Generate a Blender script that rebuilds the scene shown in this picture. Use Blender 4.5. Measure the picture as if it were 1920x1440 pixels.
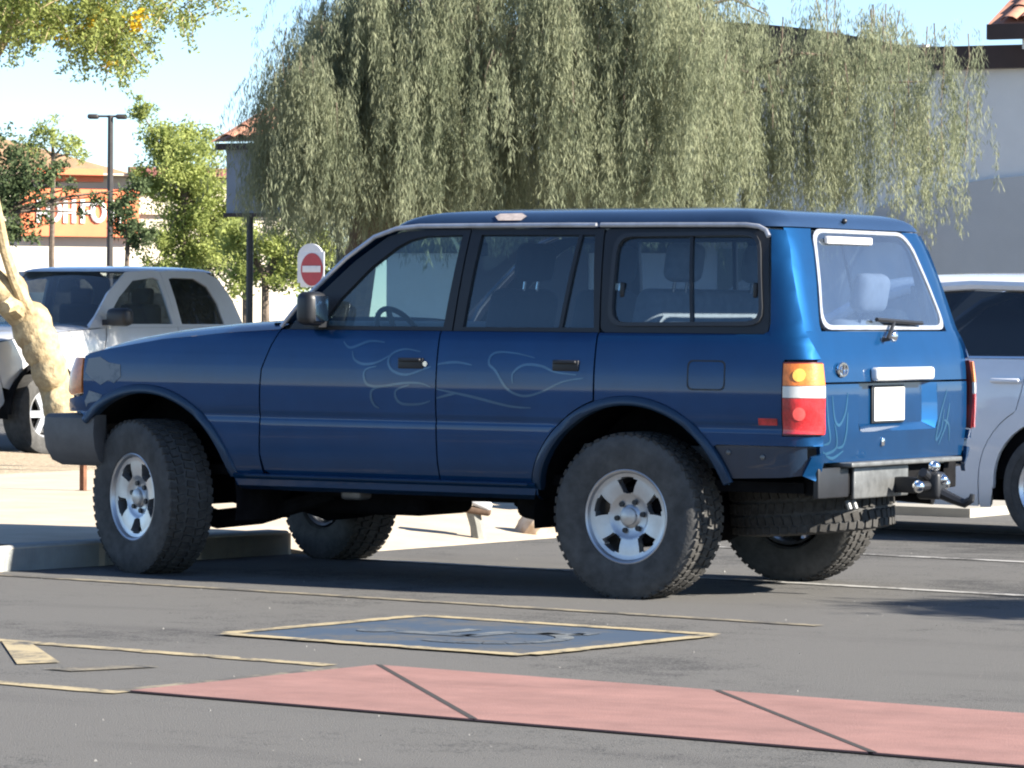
import bpy, bmesh, math, random
from mathutils import Vector, Matrix
R = math.radians
random.seed(7)
scene = bpy.context.scene
for o in list(bpy.data.objects):
    bpy.data.objects.remove(o, do_unlink=True)
COL = scene.collection

# ------------------------------------------------------------------ camera
cam_d = bpy.data.cameras.new('camera')
cam = bpy.data.objects.new('camera', cam_d)
COL.objects.link(cam)
scene.camera = cam
cam_d.sensor_width = 36.0
cam_d.lens = 36.0 * 7579.5 / 1920.0
cam_d.clip_start = 0.5
cam_d.clip_end = 2000
_f = Vector((0.53191945, -0.84660324, -0.01801786))
_r = Vector((-0.84665297, -0.53209949, 0.00699144))
_u = Vector((0.01550627, -0.01153599, 0.99981322))
m = Matrix.Identity(4)
for i in range(3):
    m[i][0] = _r[i]; m[i][1] = _u[i]; m[i][2] = -_f[i]
m[0][3], m[1][3], m[2][3] = -11.0448, 17.2394, 1.3457
cam.matrix_world = m

# ------------------------------------------------------------------ world, sun, exposure
KX, KY = 1.80, 0.22                      # shadow reach per metre of height
sun_dir = Vector((KX, KY, -1)).normalized()   # the way the light travels
ELEV = math.asin(-sun_dir.z)
world = bpy.data.worlds.new('World')
scene.world = world
world.use_nodes = True
wn = world.node_tree
for n in list(wn.nodes):
    wn.nodes.remove(n)
sky = wn.nodes.new('ShaderNodeTexSky')
sky.sky_type = 'NISHITA'
sky.sun_disc = False
sky.sun_elevation = ELEV
sky.sun_rotation = math.atan2(-sun_dir.x, -sun_dir.y)
sky.altitude = 400
sky.air_density = 0.7
sky.dust_density = 0.0
sky.ozone_density = 3.0
bg = wn.nodes.new('ShaderNodeBackground')
bg.inputs['Strength'].default_value = 0.069
wo = wn.nodes.new('ShaderNodeOutputWorld')
wn.links.new(sky.outputs[0], bg.inputs['Color'])
wn.links.new(bg.outputs[0], wo.inputs['Surface'])
sun_d = bpy.data.lights.new('sun', 'SUN')
sun_d.energy = 5.0
sun_d.angle = R(0.5)
sun_d.color = (1.0, 0.93, 0.82)
sun = bpy.data.objects.new('sun', sun_d)
COL.objects.link(sun)
sun.rotation_euler = sun_dir.to_track_quat('-Z', 'Y').to_euler()
sun.location = (-20, -4, 20)
scene.view_settings.view_transform = 'Standard'
scene.view_settings.look = 'None'
scene.view_settings.gamma = 1.0
scene.view_settings.exposure = 1.75
scene.view_settings.use_curve_mapping = False
scene.render.engine = 'CYCLES'
scene.cycles.filter_width = 2.1
scene.cycles.max_bounces = 8
scene.cycles.transparent_max_bounces = 16

# ------------------------------------------------------------------ materials
MATS = {}
def mat(name, col, rough=0.6, metal=0.0, coat=0.0, vary=0.0, vscale=6.0, bump=0.0, bscale=40.0, spec=0.5,
        col2=None, detail=6.0, coatr=0.05):
    """principled material with a procedural colour variation and fine relief"""
    if name in MATS:
        return MATS[name]
    M = bpy.data.materials.new(name)
    M.use_nodes = True
    nt = M.node_tree
    b = nt.nodes['Principled BSDF']
    b.inputs['Base Color'].default_value = (*col, 1)
    b.inputs['Roughness'].default_value = rough
    b.inputs['Metallic'].default_value = metal
    b.inputs['Coat Weight'].default_value = coat
    b.inputs['Coat Roughness'].default_value = coatr
    b.inputs['Specular IOR Level'].default_value = spec
    tc = nt.nodes.new('ShaderNodeTexCoord')
    if vary > 0 or col2:
        nz = nt.nodes.new('ShaderNodeTexNoise')
        nz.inputs['Scale'].default_value = vscale
        nz.inputs['Detail'].default_value = detail
        nz.inputs['Roughness'].default_value = 0.65
        nt.links.new(tc.outputs['Object'], nz.inputs['Vector'])
        rp = nt.nodes.new('ShaderNodeValToRGB')
        c2 = col2 if col2 else tuple(min(1, c * (1 + vary)) for c in col)
        c1 = col if col2 else tuple(c * (1 - vary) for c in col)
        rp.color_ramp.elements[0].position = 0.32
        rp.color_ramp.elements[1].position = 0.68
        rp.color_ramp.elements[0].color = (*c1, 1)
        rp.color_ramp.elements[1].color = (*c2, 1)
        nt.links.new(nz.outputs['Fac'], rp.inputs['Fac'])
        nt.links.new(rp.outputs['Color'], b.inputs['Base Color'])
    if bump > 0:
        nb = nt.nodes.new('ShaderNodeTexNoise')
        nb.inputs['Scale'].default_value = bscale
        nb.inputs['Detail'].default_value = 4
        nt.links.new(tc.outputs['Object'], nb.inputs['Vector'])
        bp = nt.nodes.new('ShaderNodeBump')
        bp.inputs['Strength'].default_value = bump
        bp.inputs['Distance'].default_value = 0.02
        nt.links.new(nb.outputs['Fac'], bp.inputs['Height'])
        nt.links.new(bp.outputs['Normal'], b.inputs['Normal'])
    MATS[name] = M
    return M

def leaf_mat(name, c1, c2, trans=0.35, pscale=1.2):
    """leaf colour differs leaf by leaf and clump by clump, light passes through a little"""
    M = bpy.data.materials.new(name)
    M.use_nodes = True
    nt = M.node_tree
    for n in list(nt.nodes):
        nt.nodes.remove(n)
    out = nt.nodes.new('ShaderNodeOutputMaterial')
    geo = nt.nodes.new('ShaderNodeNewGeometry')
    tc = nt.nodes.new('ShaderNodeTexCoord')
    nz = nt.nodes.new('ShaderNodeTexNoise')
    nz.inputs['Scale'].default_value = pscale
    nz.inputs['Detail'].default_value = 3
    nt.links.new(tc.outputs['Object'], nz.inputs['Vector'])
    ad = nt.nodes.new('ShaderNodeMath'); ad.operation = 'MULTIPLY_ADD'
    nt.links.new(geo.outputs['Random Per Island'], ad.inputs[0])
    ad.inputs[1].default_value = 0.5
    sb = nt.nodes.new('ShaderNodeMath'); sb.operation = 'MULTIPLY_ADD'
    nt.links.new(nz.outputs['Fac'], sb.inputs[0]); sb.inputs[1].default_value = 1.6; sb.inputs[2].default_value = -0.55
    nt.links.new(sb.outputs[0], ad.inputs[2])
    rp = nt.nodes.new('ShaderNodeValToRGB')
    rp.color_ramp.elements[0].color = (*c1, 1)
    rp.color_ramp.elements[1].color = (*c2, 1)
    nt.links.new(ad.outputs[0], rp.inputs['Fac'])
    d = nt.nodes.new('ShaderNodeBsdfDiffuse')
    t = nt.nodes.new('ShaderNodeBsdfTranslucent')
    mx = nt.nodes.new('ShaderNodeMixShader')
    mx.inputs[0].default_value = trans
    nt.links.new(rp.outputs[0], d.inputs[0]); nt.links.new(rp.outputs[0], t.inputs[0])
    nt.links.new(d.outputs[0], mx.inputs[1]); nt.links.new(t.outputs[0], mx.inputs[2])
    nt.links.new(mx.outputs[0], out.inputs[0])
    return M

def glass_mat(name, tint, ior=1.5, gloss=(1, 1, 1), base=0.0, dust=0.0):
    M = bpy.data.materials.new(name)
    M.use_nodes = True
    nt = M.node_tree
    for n in list(nt.nodes):
        nt.nodes.remove(n)
    out = nt.nodes.new('ShaderNodeOutputMaterial')
    tr = nt.nodes.new('ShaderNodeBsdfTransparent'); tr.inputs[0].default_value = (*tint, 1)
    gl = nt.nodes.new('ShaderNodeBsdfGlossy'); gl.inputs[0].default_value = (*gloss, 1); gl.inputs[1].default_value = 0.02
    f0 = ((ior - 1) / (ior + 1)) ** 2 * 1.8 + base          # both faces of the pane
    lw = nt.nodes.new('ShaderNodeLayerWeight'); lw.inputs[0].default_value = 0.5
    pw = nt.nodes.new('ShaderNodeMath'); pw.operation = 'POWER'; pw.inputs[1].default_value = 5
    nt.links.new(lw.outputs['Facing'], pw.inputs[0])
    ad = nt.nodes.new('ShaderNodeMath'); ad.operation = 'MULTIPLY_ADD'; ad.use_clamp = True
    nt.links.new(pw.outputs[0], ad.inputs[0]); ad.inputs[1].default_value = 1 - f0; ad.inputs[2].default_value = f0
    mx = nt.nodes.new('ShaderNodeMixShader')
    nt.links.new(ad.outputs[0], mx.inputs[0])
    nt.links.new(tr.outputs[0], mx.inputs[1]); nt.links.new(gl.outputs[0], mx.inputs[2])
    if dust:
        df = nt.nodes.new('ShaderNodeBsdfDiffuse'); df.inputs[0].default_value = (.42, .50, .56, 1)
        tc = nt.nodes.new('ShaderNodeTexCoord'); nz = nt.nodes.new('ShaderNodeTexNoise'); nz.inputs['Scale'].default_value = 5; nz.inputs['Detail'].default_value = 5
        nt.links.new(tc.outputs['Object'], nz.inputs['Vector'])
        mr = nt.nodes.new('ShaderNodeMapRange'); mr.inputs[3].default_value = dust * .6; mr.inputs[4].default_value = dust * 1.4
        nt.links.new(nz.outputs['Fac'], mr.inputs[0])
        m2 = nt.nodes.new('ShaderNodeMixShader')
        nt.links.new(mr.outputs[0], m2.inputs[0]); nt.links.new(mx.outputs[0], m2.inputs[1]); nt.links.new(df.outputs[0], m2.inputs[2])
        mx = m2
    nt.links.new(mx.outputs[0], out.inputs[0])
    return M

def worn_paint(name, col, under, amount=0.5, scale=14.0):
    """painted marking worn through to the ground in patches"""
    M = bpy.data.materials.new(name)
    M.use_nodes = True
    nt = M.node_tree
    b = nt.nodes['Principled BSDF']
    b.inputs['Roughness'].default_value = 0.85
    b.inputs['Specular IOR Level'].default_value = 0.2
    tc = nt.nodes.new('ShaderNodeTexCoord')
    n1 = nt.nodes.new('ShaderNodeTexNoise'); n1.inputs['Scale'].default_value = scale; n1.inputs['Detail'].default_value = 8; n1.inputs['Roughness'].default_value = 0.75
    n2 = nt.nodes.new('ShaderNodeTexNoise'); n2.inputs['Scale'].default_value = scale * 0.18; n2.inputs['Detail'].default_value = 3
    nt.links.new(tc.outputs['Object'], n1.inputs['Vector']); nt.links.new(tc.outputs['Object'], n2.inputs['Vector'])
    ad = nt.nodes.new('ShaderNodeMath'); ad.operation = 'ADD'
    nt.links.new(n1.outputs['Fac'], ad.inputs[0]); nt.links.new(n2.outputs['Fac'], ad.inputs[1])
    rp = nt.nodes.new('ShaderNodeValToRGB')
    rp.color_ramp.elements[0].position = amount - 0.06
    rp.color_ramp.elements[1].position = amount + 0.06
    rp.color_ramp.elements[0].color = (*under, 1)
    rp.color_ramp.elements[1].color = (*col, 1)
    hf = nt.nodes.new('ShaderNodeMath'); hf.operation = 'MULTIPLY'; hf.inputs[1].default_value = 0.5
    nt.links.new(ad.outputs[0], hf.inputs[0])
    nt.links.new(hf.outputs[0], rp.inputs['Fac'])
    nt.links.new(rp.outputs[0], b.inputs['Base Color'])
    return M

# ------------------------------------------------------------------ geometry helpers
def obj(name, me, parent=None, **props):
    o = bpy.data.objects.new(name, me)
    COL.objects.link(o)
    if parent is not None:
        o.parent = parent
    for k, v in props.items():
        o[k] = v
    return o

def empty(name, loc=(0, 0, 0), rz=0.0, **props):
    o = bpy.data.objects.new(name, None)
    COL.objects.link(o)
    o.empty_display_size = 0.2
    o.location = loc
    o.rotation_euler = (0, 0, rz)
    for k, v in props.items():
        o[k] = v
    return o

def finish(me, material, smooth=True, ang=35):
    me.materials.append(material)
    if smooth:
        me.shade_smooth()
        me.set_sharp_from_angle(angle=R(ang))
    else:
        me.shade_flat()
    return me

class MB:
    """collects boxes, tubes, lathes and loose faces into one mesh"""
    def __init__(s):
        s.v = []; s.f = []
    def add(s, vs, fs):
        k = len(s.v)
        s.v += [tuple(q) for q in vs]
        s.f += [tuple(i + k for i in q) for q in fs]
        return s
    def box(s, c, d, rot=None, taper=1.0):
        hx, hy, hz = d[0] / 2, d[1] / 2, d[2] / 2
        P = []
        for z in (-1, 1):
            t = taper if z > 0 else 1.0
            for x, y in ((-1, -1), (1, -1), (1, 1), (-1, 1)):
                P.append(Vector((x * hx * t, y * hy * t, z * hz)))
        if rot is not None:
            P = [rot @ q for q in P]
        P = [q + Vector(c) for q in P]
        return s.add(P, [(3, 2, 1, 0), (4, 5, 6, 7), (0, 1, 5, 4), (1, 2, 6, 5), (2, 3, 7, 6), (3, 0, 4, 7)])
    def bbox(s, c, d, b=0.02, rot=None):
        """box with all edges bevelled by b"""
        bm = bmesh.new()
        bmesh.ops.create_cube(bm, size=1)
        for v in bm.verts:
            v.co = Vector((v.co.x * d[0], v.co.y * d[1], v.co.z * d[2]))
        bmesh.ops.bevel(bm, geom=bm.edges[:], offset=b, segments=3, profile=0.5, affect='EDGES')
        bm.verts.index_update()
        P = [v.co.copy() for v in bm.verts]
        if rot is not None:
            P = [rot @ q for q in P]
        s.add([q + Vector(c) for q in P], [[v.index for v in f.verts] for f in bm.faces])
        bm.free()
        return s
    def tube(s, pts, r, n=8, cap=True):
        pts = [Vector(q) for q in pts]
        if not isinstance(r, (list, tuple)):
            r = [r] * len(pts)
        k = len(s.v)
        prev = None
        for i, q in enumerate(pts):
            if i == 0: t = pts[1] - q
            elif i == len(pts) - 1: t = q - pts[i - 1]
            else: t = pts[i + 1] - pts[i - 1]
            t.normalize()
            if prev is None:
                a = Vector((0, 0, 1)) if abs(t.z) < 0.9 else Vector((1, 0, 0))
                nrm = t.cross(a).normalized()
            else:
                nrm = (prev - t * prev.dot(t)).normalized()
            prev = nrm
            bi = t.cross(nrm)
            for j in range(n):
                an = 2 * math.pi * j / n
                s.v.append(tuple(q + (nrm * math.cos(an) + bi * math.sin(an)) * r[i]))
        for i in range(len(pts) - 1):
            for j in range(n):
                a = k + i * n + j; b = k + i * n + (j + 1) % n
                s.f.append((a, b, b + n, a + n))
        if cap:
            s.f.append(tuple(k + j for j in reversed(range(n))))
            s.f.append(tuple(k + (len(pts) - 1) * n + j for j in range(n)))
        return s
    def lathe_y(s, prof, n=48, c=(0, 0, 0), closed=False):
        """profile of (radius, y) turned about the y axis"""
        k = len(s.v); m_ = len(prof)
        for j in range(n):
            a = 2 * math.pi * j / n
            for r_, y in prof:
                s.v.append((c[0] + r_ * math.cos(a), c[1] + y, c[2] + r_ * math.sin(a)))
        for j in range(n):
            for i in range(m_ - 1 if not closed else m_):
                i2 = (i + 1) % m_
                a = k + j * m_ + i; b = k + j * m_ + i2
                c_ = k + ((j + 1) % n) * m_ + i2; d = k + ((j + 1) % n) * m_ + i
                s.f.append((a, b, c_, d))
        return s
    def prism(s, poly, z0, z1):
        n = len(poly)
        vs = [(x, y, z0) for x, y in poly] + [(x, y, z1) for x, y in poly]
        fs = [tuple(reversed(range(n))), tuple(range(n, 2 * n))]
        for i in range(n):
            j = (i + 1) % n
            fs.append((i, j, j + n, i + n))
        return s.add(vs, fs)
    def grid(s, fn, us, vs):
        k = len(s.v)
        for a in us:
            for b in vs:
                s.v.append(tuple(fn(a, b)))
        n = len(vs)
        for i in range(len(us) - 1):
            for j in range(n - 1):
                s.f.append((k + i * n + j, k + (i + 1) * n + j, k + (i + 1) * n + j + 1, k + i * n + j + 1))
        return s
    def sphere(s, c, r, nu=12, nv=8, sc=(1, 1, 1)):
        k = len(s.v)
        for i in range(nv + 1):
            t = math.pi * i / nv
            for j in range(nu):
                p_ = 2 * math.pi * j / nu
                s.v.append((c[0] + r * sc[0] * math.sin(t) * math.cos(p_), c[1] + r * sc[1] * math.sin(t) * math.sin(p_), c[2] + r * sc[2] * math.cos(t)))
        for i in range(nv):
            for j in range(nu):
                a = k + i * nu + j; b = k + i * nu + (j + 1) % nu
                s.f.append((a, a + nu, b + nu, b))
        return s
    def mesh(s, name, material, smooth=True, ang=35, fixn=True):
        me = bpy.data.meshes.new(name)
        me.from_pydata(s.v, [], s.f)
        if fixn:
            bm = bmesh.new(); bm.from_mesh(me)
            bmesh.ops.recalc_face_normals(bm, faces=bm.faces[:])
            bm.to_mesh(me); bm.free()
        return finish(me, material, smooth, ang)
    def build(s, name, material, parent=None, smooth=True, ang=35, fixn=True, **props):
        return obj(name, s.mesh(name, material, smooth, ang, fixn), parent, **props)

def lerp(a, b, t): return a + (b - a) * t
def sstep(a, b, x):
    t = max(0.0, min(1.0, (x - a) / (b - a))); return t * t * (3 - 2 * t)
def interp(tab, x):
    if x <= tab[0][0]: return tab[0][1]
    for (a, p_), (b, q) in zip(tab, tab[1:]):
        if x <= b: return p_ + (q - p_) * (x - a) / (b - a)
    return tab[-1][1]
def frange(a, b, n): return [a + (b - a) * i / (n - 1) for i in range(n)]
def arc(cx, cz, r, a0, a1, n):
    return [(cx + r * math.cos(R(lerp(a0, a1, i / (n - 1)))), cz + r * math.sin(R(lerp(a0, a1, i / (n - 1))))) for i in range(n)]
def resample(pts, d):
    out = []
    n = len(pts)
    for i in range(n):
        a, b = pts[i], pts[(i + 1) % n]
        k = max(1, int(math.hypot(b[0] - a[0], b[1] - a[1]) / d + 0.5))
        for j in range(k):
            out.append((lerp(a[0], b[0], j / k), lerp(a[1], b[1], j / k)))
    return out

def surf_normal(S, u, z, e=0.004):
    a = Vector(S(u + e, z)) - Vector(S(u - e, z))
    b = Vector(S(u, z + e)) - Vector(S(u, z - e))
    return a.cross(b).normalized()

def panel(name, poly, S, material, parent=None, du=0.07, dz=0.05, zs=(), us=(), thick=0.02, lift=0.0, side=1, flip=True, ang=35, **props):
    """a sheet cut to the outline poly (u, z) and laid on the surface S, its edges turned inward"""
    bm = bmesh.new()
    bm.faces.new([bm.verts.new((a, 0, b)) for a, b in poly])
    x0 = min(a for a, b in poly); x1 = max(a for a, b in poly)
    z0 = min(b for a, b in poly); z1 = max(b for a, b in poly)
    cuts = [((x, 0, 0), (1, 0, 0)) for x in list(us) + [x0 + du * (i + 0.5) for i in range(int((x1 - x0) / du))]]
    cuts += [((0, 0, z), (0, 0, 1)) for z in list(zs) + [z0 + dz * (i + 0.5) for i in range(int((z1 - z0) / dz))]]
    for co, no in cuts:
        bmesh.ops.bisect_plane(bm, geom=bm.verts[:] + bm.edges[:] + bm.faces[:], dist=1e-5, plane_co=co, plane_no=no)
    inner = set()
    if thick:
        ex = bmesh.ops.extrude_edge_only(bm, edges=[e for e in bm.edges if e.is_boundary])
        inner = {v for v in ex['geom'] if isinstance(v, bmesh.types.BMVert)}
    # outward normal sign from the middle of the sheet
    cu, cz = (x0 + x1) / 2, (z0 + z1) / 2
    for v in bm.verts:
        u_, z_ = v.co.x, v.co.z
        p_ = Vector(S(u_, z_))
        nrm = surf_normal(S, u_, z_)
        if flip: nrm = -nrm
        p_ = p_ + nrm * (lift - (thick if v in inner else 0.0))
        v.co = (p_.x, p_.y * side, p_.z)
    bmesh.ops.recalc_face_normals(bm, faces=bm.faces[:])
    # outward facing
    f0 = max((f for f in bm.faces), key=lambda f: f.calc_area())
    cn = surf_normal(S, cu, cz)
    if flip: cn = -cn
    cn = Vector((cn.x, cn.y * side, cn.z))
    if f0.normal.dot(cn) < 0:
        bmesh.ops.reverse_faces(bm, faces=bm.faces[:])
    me = bpy.data.meshes.new(name)
    bm.to_mesh(me); bm.free()
    finish(me, material, True, ang)
    return obj(name, me, parent, **props)

def ring(name, outer, inner, S, material, parent=None, side=1, d=0.06, thick=0.02, lift=0.0, flip=True, **props):
    """frame between two outlines with the same number of corners"""
    n = len(outer)
    O, I = [], []
    for i in range(n):
        j = (i + 1) % n
        k = max(1, int(math.hypot(outer[j][0] - outer[i][0], outer[j][1] - outer[i][1]) / d + 0.5))
        for q in range(k):
            O.append((lerp(outer[i][0], outer[j][0], q / k), lerp(outer[i][1], outer[j][1], q / k)))
            I.append((lerp(inner[i][0], inner[j][0], q / k), lerp(inner[i][1], inner[j][1], q / k)))
    N = len(O)
    V = []
    for lst, dn in ((O, -thick), (O, 0.0), (I, 0.0), (I, -thick)):
        for u_, z_ in lst:
            nrm = surf_normal(S, u_, z_)
            if flip: nrm = -nrm
            p_ = Vector(S(u_, z_)) + nrm * (dn + lift)
            V.append((p_.x, p_.y * side, p_.z))
    F = []
    for L_ in range(3):
        for i in range(N):
            j = (i + 1) % N
            F.append((L_ * N + i, L_ * N + j, (L_ + 1) * N + j, (L_ + 1) * N + i))
    mb = MB(); mb.add(V, F)
    return mb.build(name, material, parent, **props)

def ribbon(name, pts, S, w, material, parent=None, side=1, lift=0.0016, flip=True, **props):
    """thin painted stroke that follows a surface"""
    # smooth with catmull-rom
    P = []
    for i in range(len(pts) - 1):
        p0 = pts[max(i - 1, 0)]; p1 = pts[i]; p2 = pts[i + 1]; p3 = pts[min(i + 2, len(pts) - 1)]
        for k in range(5):
            t = k / 5
            P.append(tuple(0.5 * ((2 * p1[a]) + (-p0[a] + p2[a]) * t + (2 * p0[a] - 5 * p1[a] + 4 * p2[a] - p3[a]) * t * t + (-p0[a] + 3 * p1[a] - 3 * p2[a] + p3[a]) * t ** 3) for a in (0, 1)))
    P.append(pts[-1])
    V = []; F = []
    n = len(P)
    for i, (u_, z_) in enumerate(P):
        a = P[max(i - 1, 0)]; b = P[min(i + 1, n - 1)]
        dx, dz = b[0] - a[0], b[1] - a[1]
        L_ = math.hypot(dx, dz) or 1
        ww = w * (0.35 + 0.65 * math.sin(math.pi * (i + 0.5) / n))
        for sgn in (-1, 1):
            uu, zz = u_ - dz / L_ * ww * sgn, z_ + dx / L_ * ww * sgn
            nrm = surf_normal(S, uu, zz)
            if flip: nrm = -nrm
            q = Vector(S(uu, zz)) + nrm * lift
            V.append((q.x, q.y * side, q.z))
    for i in range(n - 1):
        F.append((2 * i, 2 * i + 1, 2 * i + 3, 2 * i + 2))
    mb = MB(); mb.add(V, F)
    return mb.build(name, material, parent, fixn=False, **props)

def copy_tree(o, parent=None):
    c = o.copy(); COL.objects.link(c); c.parent = parent
    for ch in list(o.children):
        copy_tree(ch, c)
    return c

# ------------------------------------------------------------------ lot frame
LA = R(-4.9)
E1 = (math.cos(LA), math.sin(LA)); E2 = (-math.sin(LA), math.cos(LA))
def lot(a, b): return (a * E1[0] + b * E2[0], a * E1[1] + b * E2[1])
def sheet(name, poly, z, material, parent=None, **props):
    mb = MB(); mb.add([(x, y, z) for x, y in poly], [tuple(range(len(poly)))])
    return mb.build(name, material, parent, smooth=False, fixn=False, **props)
def lot_rect(a0, a1, b0, b1): return [lot(a0, b0), lot(a1, b0), lot(a1, b1), lot(a0, b1)]

# ================================================================== GROUND
ASPH = (0.085, 0.083, 0.08)
def asphalt_mat():
    M = mat('asphalt', ASPH, rough=0.95, spec=0.15, bump=0.35, bscale=160)
    nt = M.node_tree; b = nt.nodes['Principled BSDF']
    tc = nt.nodes.new('ShaderNodeTexCoord')
    big = nt.nodes.new('ShaderNodeTexNoise'); big.inputs['Scale'].default_value = 0.55; big.inputs['Detail'].default_value = 6; big.inputs['Roughness'].default_value = 0.6
    mid = nt.nodes.new('ShaderNodeTexNoise'); mid.inputs['Scale'].default_value = 7; mid.inputs['Detail'].default_value = 8; mid.inputs['Roughness'].default_value = 0.75
    fin = nt.nodes.new('ShaderNodeTexNoise'); fin.inputs['Scale'].default_value = 70; fin.inputs['Detail'].default_value = 3
    for n in (big, mid, fin): nt.links.new(tc.outputs['Object'], n.inputs['Vector'])
    a = nt.nodes.new('ShaderNodeMath'); a.operation = 'MULTIPLY_ADD'; a.inputs[1].default_value = 0.55
    nt.links.new(mid.outputs['Fac'], a.inputs[0]); nt.links.new(big.outputs['Fac'], a.inputs[2])
    c = nt.nodes.new('ShaderNodeMath'); c.operation = 'MULTIPLY_ADD'; c.inputs[1].default_value = 0.62
    nt.links.new(fin.outputs['Fac'], c.inputs[0]); nt.links.new(a.outputs[0], c.inputs[2])
    rp = nt.nodes.new('ShaderNodeValToRGB')
    rp.color_ramp.elements[0].position = 0.80; rp.color_ramp.elements[0].color = (0.058, 0.057, 0.057, 1)
    rp.color_ramp.elements[1].position = 1.16; rp.color_ramp.elements[1].color = (0.122, 0.119, 0.114, 1)
    e = rp.color_ramp.elements.new(0.99); e.color = (0.081, 0.080, 0.078, 1)
    nt.links.new(c.outputs[0], rp.inputs['Fac'])
    # oil and tyre stains along the stalls
    st = nt.nodes.new('ShaderNodeTexNoise'); st.inputs['Scale'].default_value = 0.9; st.inputs['Detail'].default_value = 4
    mp = nt.nodes.new('ShaderNodeMapping'); mp.inputs['Scale'].default_value = (0.5, 2.2, 1); mp.inputs['Location'].default_value = (3.1, 7.7, 0)
    nt.links.new(tc.outputs['Object'], mp.inputs['Vector']); nt.links.new(mp.outputs[0], st.inputs['Vector'])
    sr = nt.nodes.new('ShaderNodeValToRGB')
    sr.color_ramp.elements[0].position = 0.56; sr.color_ramp.elements[0].color = (1, 1, 1, 1)
    sr.color_ramp.elements[1].position = 0.74; sr.color_ramp.elements[1].color = (0.82, 0.82, 0.83, 1)
    nt.links.new(st.outputs['Fac'], sr.inputs['Fac'])
    mu = nt.nodes.new('ShaderNodeMix'); mu.data_type = 'RGBA'; mu.blend_type = 'MULTIPLY'; mu.inputs[0].default_value = 1
    nt.links.new(rp.outputs[0], mu.inputs[6]); nt.links.new(sr.outputs[0], mu.inputs[7])
    nt.links.new(mu.outputs[2], b.inputs['Base Color'])
    return M
M_ASPH = asphalt_mat()
M_CONC = mat('pale_concrete', (0.49, 0.415, 0.32), rough=0.9, vary=0.12, vscale=2.5, bump=0.15, bscale=90, spec=0.2)
M_KERB = mat('kerb_concrete', (0.30, 0.31, 0.30), rough=0.9, vary=0.2, vscale=5, bump=0.2, bscale=70, spec=0.2)
M_GRAV = mat('tan_gravel', (0.42, 0.34, 0.24), rough=0.95, vary=0.35, vscale=22, bump=0.9, bscale=45, spec=0.1)
M_RED = mat('red_concrete', (0.262, 0.146, 0.128), rough=0.85, vary=0.13, vscale=3.2, bump=0.15, bscale=120, spec=0.25)
def streak_red():
    nt = M_RED.node_tree; b = nt.nodes['Principled BSDF']
    src = b.inputs['Base Color'].links[0].from_socket
    tc = nt.nodes.new('ShaderNodeTexCoord'); mp = nt.nodes.new('ShaderNodeMapping'); mp.inputs['Scale'].default_value = (.8, 2.4, 1); mp.inputs['Rotation'].default_value = (0, 0, R(9))
    nz = nt.nodes.new('ShaderNodeTexNoise'); nz.inputs['Scale'].default_value = 1.6; nz.inputs['Detail'].default_value = 7; nz.inputs['Roughness'].default_value = .7
    nt.links.new(tc.outputs['Object'], mp.inputs['Vector']); nt.links.new(mp.outputs[0], nz.inputs['Vector'])
    rp = nt.nodes.new('ShaderNodeValToRGB'); rp.color_ramp.elements[0].position = .36; rp.color_ramp.elements[0].color = (.86, .88, .89, 1); rp.color_ramp.elements[1].position = .66; rp.color_ramp.elements[1].color = (1.05, 1.05, 1.05, 1)
    nt.links.new(nz.outputs['Fac'], rp.inputs['Fac'])
    mu = nt.nodes.new('ShaderNodeMix'); mu.data_type = 'RGBA'; mu.blend_type = 'MULTIPLY'; mu.inputs[0].default_value = 1
    nt.links.new(src, mu.inputs[6]); nt.links.new(rp.outputs[0], mu.inputs[7]); nt.links.new(mu.outputs[2], b.inputs['Base Color'])
streak_red()
M_JOINT = mat('joint_filler', (0.03, 0.026, 0.024), rough=0.9)
M_YEL = worn_paint('worn_yellow_paint', (0.36, 0.30, 0.19), ASPH, 0.455, 26)
M_YEL2 = worn_paint('faded_yellow_paint', (0.24, 0.21, 0.155), (0.088, 0.086, 0.082), 0.50, 22)
M_WHT = worn_paint('worn_white_paint', (0.36, 0.355, 0.34), ASPH, 0.46, 22)
M_BLUE = worn_paint('worn_blue_paint', (0.050, 0.074, 0.112), (0.090, 0.093, 0.097), 0.47, 12)
M_SYM = worn_paint('worn_symbol_paint', (0.17, 0.18, 0.18), (0.065, 0.083, 0.108), 0.53, 12)

g = MB(); g.add([(-300, -300, 0), (300, -300, 0), (300, 300, 0), (-300, 300, 0)], [(0, 1, 2, 3)])
ground = g.build('parking_lot', M_ASPH, None, smooth=False, fixn=False, kind='structure')

# red concrete crossing: a dark joint bed with slabs standing a little proud
bed = sheet('crossing', lot_rect(-9.0, -2.90, 4.38, 5.76), 0.004, M_JOINT, None, kind='structure')
b0_, b1_ = 4.385, 5.755
edges = [-2.905, -4.44, -5.95, -7.45]
slabs = [[lot(-2.905, b0_), lot(-2.905, b1_), lot(-4.42, b1_)]]
for i in range(len(edges) - 1):
    slabs.append([lot(edges[i] - .01, b0_), lot(edges[i] - 1.52, b1_), lot(edges[i + 1] - 1.50, b1_), lot(edges[i + 1] + .01, b0_)])
for q_ in slabs:
    mb = MB(); mb.prism(q_, 0.0045, 0.010)
    mb.build('concrete_slab', M_RED, bed, smooth=False)

for a in edges[:-1]:
    sheet('joint_filler', [lot(a - .026, b0_), lot(a + .006, b0_), lot(a - 1.50, b1_), lot(a - 1.535, b1_)], 0.0112, M_JOINT, bed)
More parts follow.
